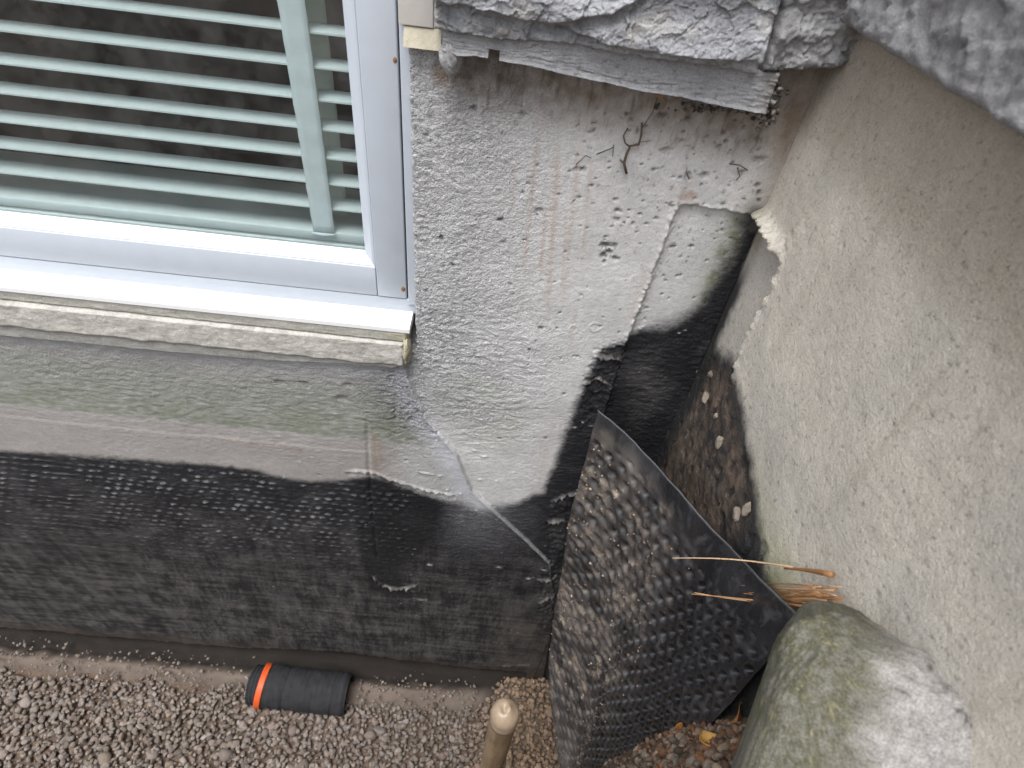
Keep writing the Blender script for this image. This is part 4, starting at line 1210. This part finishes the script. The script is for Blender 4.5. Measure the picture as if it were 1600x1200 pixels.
# ------------------------------------------------------------------ DRAIN PIPE
pA = np.array([-0.712, -0.116, 0.042]); pB = np.array([-0.385, -0.122, 0.040])
pipe = empty('drain_pipe', tuple(pA))
tag(pipe, 'short black corrugated drain pipe in a cloth sleeve with an orange stripe', 'pipe')
L = np.linalg.norm(pB - pA); nl, nr = 130, 40
t = np.linspace(0, 1, nl); a = np.linspace(0, 2 * math.pi, nr, endpoint=False)
T, A = np.meshgrid(t, a, indexing='ij')
Rr = 0.066 + 0.0004 * np.sin(T * L / 0.017 * 2 * np.pi) + 0.0055 * fbm(T * 6, np.cos(A) * 2 + np.sin(A), 1201, 3) + 0.004 * fbm(T * 14 + 3 * np.sin(A), A * 1.2, 1203, 2)
endw = ss(0.0, 0.05, T) * ss(1.0, 0.96, T)
Rr = Rr * (0.90 + 0.10 * endw)
Rr = Rr - 0.004 * np.exp(-((T - 0.36 - 0.02 * np.sin(A)) / 0.012) ** 2) - 0.003 * np.exp(-((T - 0.88 - 0.03 * np.sin(A + 1)) / 0.012) ** 2)
Rr = np.where(T < 0.12, Rr * 0.0 + 0.060 + 0.002 * np.sin(T * L / 0.012 * 2 * np.pi), Rr)
P = np.stack([T * L, Rr * np.cos(A), Rr * np.sin(A)], -1)
P = np.concatenate([P, P[:, :1]], 1)
body = link('sleeve', grid_mesh('sleeve', P, None), M_pipe, pipe)
so = body.modifiers.new('thick', 'SOLIDIFY'); so.thickness = 0.004
ang = math.atan2(pB[1] - pA[1], pB[0] - pA[0]); pipe.rotation_euler = (0, 0, ang)
T2 = np.linspace(0, 1, 6); 
P = np.stack([0.028 + 0.020 * T2[:, None] + 0.010 * np.sin(a)[None] + 0 * T2[:, None], (0.0705 + 0 * T2[:, None]) * np.cos(a)[None], (0.0705 + 0 * T2[:, None]) * np.sin(a)[None]], -1)
P = np.concatenate([P, P[:, :1]], 1)
ob = link('orange_stripe', grid_mesh('orange_stripe', P, None), M_orange, pipe)
so = ob.modifiers.new('thick', 'SOLIDIFY'); so.thickness = 0.0015

# ------------------------------------------------------------------ DIMPLED MEMBRANE
cols_ = [
    [(935, 640, -.035), (893, 800, -.06), (867, 960, -.10), (856, 1070, -.15), (880, 1225, -.34)],
    [(1000, 700, -.14), (962, 860, -.18), (940, 1000, -.22), (925, 1110, -.28), (918, 1215, -.38)],
    [(1062, 770, -.25), (1040, 880, -.29), (1025, 990, -.33), (1000, 1100, -.385), (970, 1200, -.44)],
    [(1127, 840, -.33), (1112, 940, -.37), (1100, 1030, -.41), (1080, 1095, -.44), (1065, 1150, -.47)],
    [(1190, 905, -.40), (1187, 985, -.43), (1178, 1040, -.455), (1168, 1085, -.475), (1155, 1130, -.495)],
    [(1256, 972, -.465), (1250, 1020, -.48), (1240, 1060, -.49), (1225, 1100, -.505), (1210, 1150, -.52)],
]
def inside_wall(px, py, y, lim=XS - 0.022):
    p = at_y(px, py, y)
    if p[0] > lim: p = EYE + (p - EYE) * lim / p[0]
    return p
TOP = [inside_wall(*c_[0]) for c_ in cols_]
FOOT = [(0.318, -0.345), (0.322, -0.375), (0.328, -0.415), (0.336, -0.465), (0.342, -0.515), (0.343, -0.565)]
CP = []
for k, c_ in enumerate(cols_):
    if k == 0:
        CP.append([inside_wall(*p) for p in c_]); continue
    t0 = TOP[k]; f0 = np.array([FOOT[k][0], FOOT[k][1], 0.08])
    CP.append([t0 + (f0 - t0) * t + np.array([0.012, -0.018, 0]) * math.sin(math.pi * t) * (1 - k / 5) for t in (0, 0.25, 0.5, 0.75, 1.0)])
CP = np.array(CP)
# even out the left edge so that its points fall at the same heights
zz_ = CP[0][:, 2]; tz = np.linspace(zz_[0], 0.08, 5)
CP[0] = np.stack([np.interp(-tz, -zz_, CP[0][:, a]) for a in range(3)], -1)
def cr(Pk, t):                                                       # Catmull-Rom along axis 0
    n = len(Pk); Pk = np.concatenate([[2 * Pk[0] - Pk[1]], Pk, [2 * Pk[-1] - Pk[-2]]])
    s = np.clip(t * (n - 1), 0, n - 1 - 1e-9); i = s.astype(int); f = (s - i)
    f = f.reshape((-1,) + (1,) * (Pk.ndim - 1))
    a_, b_, c_, d_ = Pk[i], Pk[i + 1], Pk[i + 2], Pk[i + 3]
    return 0.5 * (2 * b_ + (c_ - a_) * f + (2 * a_ - 5 * b_ + 4 * c_ - d_) * f ** 2 + (3 * b_ - a_ - 3 * c_ + d_) * f ** 3)
NU, NV = 290, 680
S1 = cr(CP, np.linspace(0, 1, NU))                                   # (NU,5,3)
S2 = cr(np.swapaxes(S1, 0, 1), np.linspace(0, 1, NV))                # (NV,NU,3)
S = S2
du = np.linalg.norm(np.diff(S, axis=1), axis=2); dvv = np.linalg.norm(np.diff(S, axis=0), axis=2)
AU = np.concatenate([np.zeros((NV, 1)), np.cumsum(du, 1)], 1)
AV = np.concatenate([np.zeros((1, NU)), np.cumsum(dvv, 0)], 0)
AUm = AU[0:1, :] * 0.8 + AU * 0.2
print('sheet width', AU[0, -1], AU[-1, -1], 'height', AV[-1, 0], AV[-1, -1], 'xmax', S[..., 0].max())
tu = np.gradient(S, axis=1); tv = np.gradient(S, axis=0)
N_ = np.cross(tu, tv); N_ /= np.linalg.norm(N_, axis=2, keepdims=True) + 1e-9
if N_[NV // 2, NU // 2] @ (EYE - S[NV // 2, NU // 2]) < 0: N_ = -N_
gap = 0.036
row = np.floor(AV / (gap * 0.86))
cu = (np.floor(AUm / gap - 0.5 * (row % 2)) + 0.5 + 0.5 * (row % 2)) * gap
cv = (row + 0.5) * gap * 0.86
dm = np.hypot(AUm - cu, AV - cv)
selv = ss(0.040, 0.056, AV - 0.035 * ss(0.10, 0.30, AUm))
corner = ss(0.055, 0.09, np.hypot(AUm - 0.03, AV))
dmask = selv * corner * ss(0.006, 0.012, AUm) * ss(AUm[:, -1:] - 0.004, AUm[:, -1:] - 0.016, AUm) 
keepc = _hash(np.floor(cu * 999), row, 31)
dmask = dmask * (0.75 + 0.25 * keepc)
din = np.exp(-(dm / 0.0104) ** 4)
disp = -0.0115 * din * dmask 
disp += 0.009 * fbm(AUm * 7, AV * 5, 1301, 3) + 0.0008 * fbm(AUm * 30, AV * 30, 1303, 3)
# mud caked over the sheet
md = fbm(AUm * 10, AV * 10, 1311, 4, 0.6)
px_u = AUm / AU[0, -1]
mudz = ss(0.62, 0.30, px_u + 0.12 * md) * (0.6 + 0.4 * ss(-0.2, 0.3, md))
mudz = mudz * ss(0.02, 0.07, AV + 0.03 * md) * (0.35 + 0.65 * ss(-0.25, 0.15, fbm(AUm * 13 + 5, AV * 8, 1333, 3)))
cake = mudz * ss(-0.05, 0.35, fbm(AUm * 30, AV * 30, 1313, 4, 0.65))
disp += 0.0016 * cake * (1 - din) + 0.0006 * mudz * fbm(AUm * 80, AV * 80, 1319, 3, 0.65)
streak = fbm(AUm * 120, AV * 12, 1317, 3)
lowg = ss(0.60, 0.85, AV / AV[-1:, :])
Pm = S + N_ * disp[..., None]
c = np.zeros(S.shape[:2] + (3,)) + np.array([0.011, 0.0115, 0.0135])
c = mix(c, (0.034, 0.035, 0.039), np.clip(0.4 + 1.5 * md, 0, 1) * 0.6)
c = mix(c, (0.155, 0.125, 0.104), np.clip(mudz * (0.35 + 0.7 * md + 0.25 * streak), 0, 0.85))
c = mix(c, (0.26, 0.215, 0.175), np.clip(cake * 0.75, 0, 0.8))
c = mix(c, (0.010, 0.010, 0.011), np.clip(0.85 * np.exp(-(np.hypot(AUm - cu, AV - cv) / 0.0092) ** 4) * dmask * ss(-0.6, -0.1, keepc - md), 0, 1))  # shade inside each dimple painted dark into the colour
c = mix(c, (0.14, 0.13, 0.125), np.clip(0.45 * lowg * ss(0.55, 0.2, px_u) * (0.8 + streak), 0, 1))
fleck = ss(0.42, 0.55, fbm(AUm * 70, AV * 70, 1321, 2)) * ss(0.9, 0.3, px_u)
c = mix(c, (0.36, 0.28, 0.20), 0.7 * fleck * mudz)
thumb = np.exp(-(((AUm - 0.045) / 0.018) ** 2 + ((AV - 0.045) / 0.022) ** 2) ** 2)
c = mix(c, (0.20, 0.185, 0.15), 0.6 * thumb * (0.6 + md))
grey_wipe = np.exp(-(((AUm - 0.11) / 0.03) ** 2 + ((AV - 0.05) / 0.03) ** 2))
c = mix(c, (0.22, 0.20, 0.185), 0.55 * grey_wipe)
ragged = ss(0.004, 0.0015, AV) 
c = mix(c, (0.16, 0.17, 0.19), 0.5 * ragged)
scuffm = np.clip(ss(0.05, 0.5, fbm(AUm * 24, AV * 24, 1341, 4, 0.65)) + 0.6 * ss(0.2, 0.5, fbm(AUm * 60, AV * 18, 1343, 3)), 0, 1) * (1 - mudz)
c = mix(c, (0.085, 0.085, 0.09), 0.55 * scuffm * (1 - din))
rgh = np.clip(0.27 + 0.6 * mudz + 0.15 * md + 0.25 * scuffm, 0.22, 0.95)
cc = np.concatenate([np.clip(c, 0.006, 0.8), rgh[..., None]], -1)
mem = empty('drainage_membrane', tuple(CP[0, 4]))
tag(mem, 'peeling black dimpled drainage membrane caked with brown mud in the corner', 'membrane')
me = to_local(grid_mesh('sheet', Pm, cc), mem.location)
sh = link('sheet', me, M_membrane, mem)
so = sh.modifiers.new('thick', 'SOLIDIFY'); so.thickness = 0.0012; so.offset = 0

# crumbs of mud and grit stuck on the sheet
rr = np.random.default_rng(77)
ii = rr.integers(int(NV * 0.06), int(NV * 0.97), 5200); jj = (rr.random(5200) ** 1.25 * NU * 0.86).astype(int)
ok = mudz[ii, jj] * (0.25 + cake[ii, jj]) > rr.random(5200) * 0.55
ii, jj = ii[ok], jj[ok]
pc = Pm[ii, jj] + N_[ii, jj] * 0.0008 - np.array(mem.location)
radc = np.clip(rr.normal(0.0016, 0.0012, len(ii)), 0.0007, 0.0065)
palc = np.array([[0.17, 0.135, 0.11], [0.13, 0.10, 0.08], [0.22, 0.18, 0.15], [0.33, 0.28, 0.23], [0.20, 0.13, 0.08], [0.15, 0.13, 0.12]])
_iv, _if = IV, IF
IV, IF = ico(1)
o = link('grit', pebbles('grit', pc, radc, palc[rr.integers(0, 6, len(ii))], 0.8, seed=21), M_gravel, mem)
o['kind'] = 'stuff'
IV, IF = _iv, _if

# ------------------------------------------------------------------ WOODEN HANDLE
tip = at_d(790, 1112, 0.70)
tipx, tipy, tipz = tip
hd = empty('tool_handle', (tipx, tipy, 0.0))
tag(hd, 'round wooden tool handle with a worn pale tip standing upright in the gravel', 'tool handle')
R0 = 0.0180
zz = [-0.02, 0.4, 0.8, 1.1, tipz - 0.09, tipz - 0.045, tipz - 0.030]
V, Fs = tube([(0, 0, z) for z in zz], [0.0165, 0.0165, 0.0168, 0.0170, 0.0172, 0.0175, 0.0177], 32, False)
link('shaft', py_mesh('shaft', V, Fs), M_wood, hd)
tt = np.linspace(0, 1, 14)
zz = tipz - 0.0301 + 0.040 * np.sin(tt * math.pi / 2) ** 1.0
rr_ = 0.0178 * np.clip(1 - np.clip((zz - (tipz - 0.010)) / 0.0205, 0, 1) ** 2.3, 0.0, 1) ** 0.5
V, Fs = tube([(0.0006 * math.sin(9 * t), 0, z) for t, z in zip(tt, zz)], np.maximum(rr_, 0.002), 32, True)
link('knob', py_mesh('knob', V, Fs), M_wood_tip, hd)

# ------------------------------------------------------------------ DEAD STEM ON THE WALL
dv_ = empty('dead_vine', tuple(at_y(978, 235, -0.006)))
tag(dv_, 'small forked dead vine stem clinging to the concrete below the mortar band', 'dead vine')
DL = np.array(dv_.location)
for pts, r0 in [([(979, 271), (975, 255), (979, 240), (985, 228), (998, 226), (1002, 210), (1003, 192)], 0.0020), ([(984, 229), (977, 224), (974, 212), (981, 200)], 0.0013), ([(975, 255), (969, 250)], 0.0018), ([(932, 241), (945, 236), (957, 231), (959, 226), (957, 245)], 0.0009), ([(900, 257), (910, 248), (915, 243), (924, 247)], 0.0008), ([(1003, 200), (1020, 175), (1027, 152)], 0.0006), ([(985, 228), (1000, 222), (1018, 220)], 0.0005), ([(1152, 262), (1156, 275), (1150, 282)], 0.0010), ([(1140, 256), (1156, 258), (1168, 266)], 0.0009), ([(1077, 280), (1072, 268), (1074, 262)], .0008)]:
    P3 = [at_y(px, py, -0.0055 - 0.002 * math.sin(i * 2.1)) - DL for i, (px, py) in enumerate(pts)]
    V, Fs = tube(P3, [r0 * (1 - 0.45 * i / len(P3)) for i in range(len(P3))], 6)
    link('twig', py_mesh('twig', V, Fs), M_vine, dv_)
# one curl of dry grass under the band
p3 = [at_y(px, py, -0.035) for px, py in [(1023, 147), (1030, 150), (1036, 156), (1039, 162)]]
V, Fs = tube([p - DL for p in p3], [0.0008, 0.0014, 0.001, 0.0004], 6)
link('twig', py_mesh('twig', V, Fs), M_needle, dv_)

# ------------------------------------------------------------------ MOSSY ROCK, lower right
def rock(name, c0, r3, seed, rot, moss, n=120, m=160, pw=0.72, lump=0.6):
    P, q = blob(0, 0, 0, *r3, seed, 0.12, n, m, pw)
    X_, Y_, Z_ = P[..., 0] / r3[0], P[..., 1] / r3[1], P[..., 2] / r3[2]
    k = 1 + 0.045 * fbm(X_ * 3 + Z_ * 2, Y_ * 3 - Z_ * 2, seed + 3, 4) + 0.012 * fbm(X_ * 14 + Z_ * 9, Y_ * 14 - Z_ * 7, seed + 5, 3, .6)
    P = P * (1 + (k - 1) * lump)[..., None]
    Rz = np.array(Matrix.Rotation(rot[2], 3, 'Z') @ Matrix.Rotation(rot[1], 3, 'Y') @ Matrix.Rotation(rot[0], 3, 'X'))
    P = P @ Rz.T
    a_ = fbm(P[..., 0] * 30 + P[..., 2] * 20, P[..., 1] * 30 - P[..., 2] * 14, seed + 7, 4)
    b2 = fbm(P[..., 0] * 90 + P[..., 2] * 60, P[..., 1] * 90 - P[..., 2] * 50, seed + 8, 3)
    c = np.zeros(P.shape[:2] + (3,)) + np.array([0.36, 0.345, 0.325])
    c *= (1 + 0.2 * a_ + 0.2 * b2)[..., None]
    ml = ss(moss[0], moss[1], P[..., 0] + 0.25 * P[..., 2] + 0.02 * a_)
    c = mix(c, (0.105, 0.105, 0.050), np.clip(ml * (0.75 + 0.5 * a_ + 0.5 * b2), 0, 0.92))
    c = mix(c, (0.30, 0.26, 0.17), np.clip(ml * ss(0.1, 0.4, b2 + 0.3 * a_) * 0.7, 0, 1))
    cc = np.concatenate([np.clip(c, 0.02, 0.8), np.full(c.shape[:2] + (1,), 0.9)], -1)
    me = np_mesh(name, P.reshape(-1, 3), q, cc.reshape(-1, 4))
    return link(name, me, M_rock, None, tuple(c0))
def slab_rock(name, centre, half, tilt, turn, seed, n=150, m=200):
    P, q = blob(0, 0, 0, 1, 1, 1, seed, 0.05, n, m, 0.42)
    k = 1 + 0.05 * fbm(P[..., 0] * 2.3 + P[..., 2], P[..., 1] * 2.3 - P[..., 2] * 1.3, seed + 3, 5, 0.55) + 0.010 * fbm(P[..., 0] * 14 + P[..., 2] * 9, P[..., 1] * 14 - P[..., 2] * 7, seed + 5, 4, .7)
    P = P * k[..., None] * np.array(half)
    L_ = P.copy()
    Ry = np.array(Matrix.Rotation(turn, 3, 'Y')); Rz = np.array(Matrix.Rotation(tilt, 3, 'Z'))
    W_ = (P @ Ry.T @ Rz.T) @ ROT.T
    a_ = fbm(P[..., 0] * 45 + P[..., 2] * 20, P[..., 1] * 45 - P[..., 2] * 14, seed + 7, 5, 0.6)
    b2 = fbm(P[..., 0] * 170 + P[..., 2] * 90, P[..., 1] * 170 - P[..., 2] * 80, seed + 8, 4, 0.7)
    c = np.zeros(P.shape[:2] + (3,)) + np.array([0.37, 0.355, 0.34])
    c *= (1 + 0.35 * a_ + 0.35 * b2)[..., None]
    lf = ss(0.30, -0.25, L_[..., 0] / half[0] + 0.5 * a_)
    c = mix(c, (0.092, 0.092, 0.055), np.clip(lf * (0.85 + 0.8 * a_ + 0.7 * b2), 0, 0.95))
    c = mix(c, (0.30, 0.27, 0.17), np.clip(lf * ss(0.15, 0.4, a_ * 0.6 + b2 * 0.6) * 0.8, 0, 1))
    c = mix(c, (0.06, 0.05, 0.035), np.clip(ss(0.28, 0.45, -a_ - 0.4 * b2) * 0.7, 0, 1))
    cc = np.concatenate([np.clip(c, 0.02, 0.8), np.full(c.shape[:2] + (1,), 0.9)], -1)
    return link(name, np_mesh(name, W_.reshape(-1, 3), q, cc.reshape(-1, 4)), M_rock, None, tuple(centre))
rk = slab_rock('mossy_rock', at_d(1297, 1232, 0.51), (0.076, 0.150, 0.09), math.radians(-19), math.radians(-30), 1401)
tag(rk, 'large slanting rock with an olive mossy left side at the lower right corner', 'rock')
rk2 = rock('mossy_rock', at_d(1150, 1215, 0.86), (0.035, 0.035, 0.04), 1431, (0.3, 0.2, 0.35), (0.1, 0.05), 50, 60)
tag(rk2, 'small grey green stone lying in the leaf litter beside the big mossy rock', 'rock')
rk3 = rock('soil_clod', at_d(1420, 935, 0.62), (0.06, 0.12, 0.05), 1451, (0.1, 0.2, 0.1), (0.1, 0.05), 70, 90)
tag(rk3, 'grey green stone against the side wall behind the pine needles', 'rock')

# ------------------------------------------------------------------ PINE NEEDLES
nd = empty('pine_needles', tuple(at_d(1262, 920, 0.80)))
tag(nd, 'tuft of orange brown pine needles poking over the top of the dimpled sheet', 'pine needles')
NL = np.array(nd.location)
def needle(p0, p1, d0, d1, r0, mat=M_needle, bend=6):
    pts = []
    for i in range(7):
        t = i / 6
        p = at_d(p0[0] + (p1[0] - p0[0]) * t, p0[1] + (p1[1] - p0[1]) * t - bend * math.sin(math.pi * t), (d0 + (d1 - d0) * t) * 0.93)
        if p[0] > XS - 0.010: p = EYE + (p - EYE) * (XS - 0.010) / p[0]
        pts.append(p - NL)
    V, Fs = tube(pts, [r0 * (0.35 + 0.65 * i / 6) for i in range(7)], 6)
    link('needle', py_mesh('needle', V, Fs), mat, nd)
needle((1050, 872), (1238, 886), 0.79, 0.76, 0.0013, M_needle_pale, 5)
needle((1080, 928), (1262, 948), 0.77, 0.75, 0.0015, M_needle, 1)
needle((1158, 915), (1270, 915), 0.79, 0.76, 0.0010, M_needle, 3)
needle((1085, 926), (1180, 940), 0.775, 0.77, 0.0011, M_needle_pale, -1)
for i in range(26):
    a = rng.uniform(-0.2, 0.2)
    x0 = rng.uniform(1160, 1235); y0 = rng.uniform(912, 948)
    needle((x0, y0), (rng.uniform(1262, 1320), 930 + rng.uniform(-14, 18)), rng.uniform(0.76, 0.80), rng.uniform(0.72, 0.76), rng.uniform(0.0007, 0.0013), M_needle if rng.random() < 0.6 else M_needle_pale, rng.uniform(-6, 8))
needle((1226, 888), (1300, 898), 0.765, 0.75, 0.0035, M_needle, 2)
for i in range(0):
    x0 = rng.uniform(1260, 1330); y0 = rng.uniform(890, 950)
    needle((x0, y0), (x0 + rng.uniform(40, 130), y0 + rng.uniform(-30, 40)), 0.74, 0.70, rng.uniform(0.0007, 0.0013), M_needle if rng.random() < 0.6 else M_needle_pale, rng.uniform(-6, 8))

# ------------------------------------------------------------------ LEAF LITTER on the bank
def on_ground(px, py):
    r_ = ray(px, py); r_ = r_ / np.linalg.norm(r_)
    for k in range(400):
        p = EYE + r_ * (0.3 + k * 0.006)
        if p[2] < zground(p[0], p[1]): return p
    return p
pts = []
for i in range(3000):
    px, py = rng.uniform(930, 1400), rng.uniform(1085, 1230)
    p = on_ground(px, py)
    if p[0] < XS - 0.012 and p[2] > 0.12: pts.append(p)
pts = np.array(pts)
print('litter', len(pts))
if len(pts):
    rad = 0.002 + 0.0075 * rng.random(len(pts)) ** 2.2
    pal2 = np.array([[0.11, 0.072, 0.05], [0.16, 0.11, 0.08], [0.07, 0.05, 0.038], [0.21, 0.155, 0.115], [0.15, 0.072, 0.035], [0.14, 0.12, 0.10]])
    cols = pal2[rng.integers(0, 6, len(pts))] * rng.uniform(0.7, 1.2, (len(pts), 1))
    o = link('soil_crumbs', pebbles('soil_crumbs', pts, rad, cols, 0.7, seed=9), M_gravel)
    tag(o, 'brown soil crumbs and small stones on the bank below the dimpled sheet', 'soil crumbs', kind='stuff')
# curled dead leaves
def leaf(px, py, size, rot, mat, label):
    p = on_ground(px, py) + np.array([0, -0.004, 0.008])
    n, m_ = 9, 7
    P = np.zeros((n, m_, 3))
    for i in range(n):
        t = i / (n - 1); w = 0.42 * math.sin(math.pi * min(1, t * 0.93 + 0.05)) ** 0.8
        for j in range(m_):
            s = (j / (m_ - 1) - 0.5) * 2
            P[i, j] = ((t - 0.5) * size, s * w * size, size * (0.22 * s * s + 0.15 * math.sin(t * 5 + s)))
    o = link('dead_leaf', grid_mesh('dead_leaf', P), mat)
    o.location = tuple(p); o.rotation_euler = rot
    so = o.modifiers.new('thick', 'SOLIDIFY'); so.thickness = 0.0005
    tag(o, label, 'leaf', 'dead leaves on the bank')
leaf(1105, 1165, 0.040, (0.5, 0.3, 1.9), M_leaf_pale, 'curled orange leaf lying between the sheet and the mossy rock')
leaf(1085, 1188, 0.022, (0.2, 0.5, 0.4), M_leaf_pale, 'tiny round yellow leaf low on the bank below the curled orange leaf')
leaf(1150, 1118, 0.045, (0.6, 0.2, 0.5), M_leaf, 'rust red leaf tucked against the mossy rock below the sheet')
leaf(1062, 1140, 0.030, (0.4, -0.3, 0.2), M_leaf, 'brown leaf touching the lower edge of the dimpled sheet')
leaf(905, 1195, 0.030, (0.2, 0.1, -0.3), M_leaf_pale, 'yellow leaf stalk at the foot of the sheet beside the gravel')
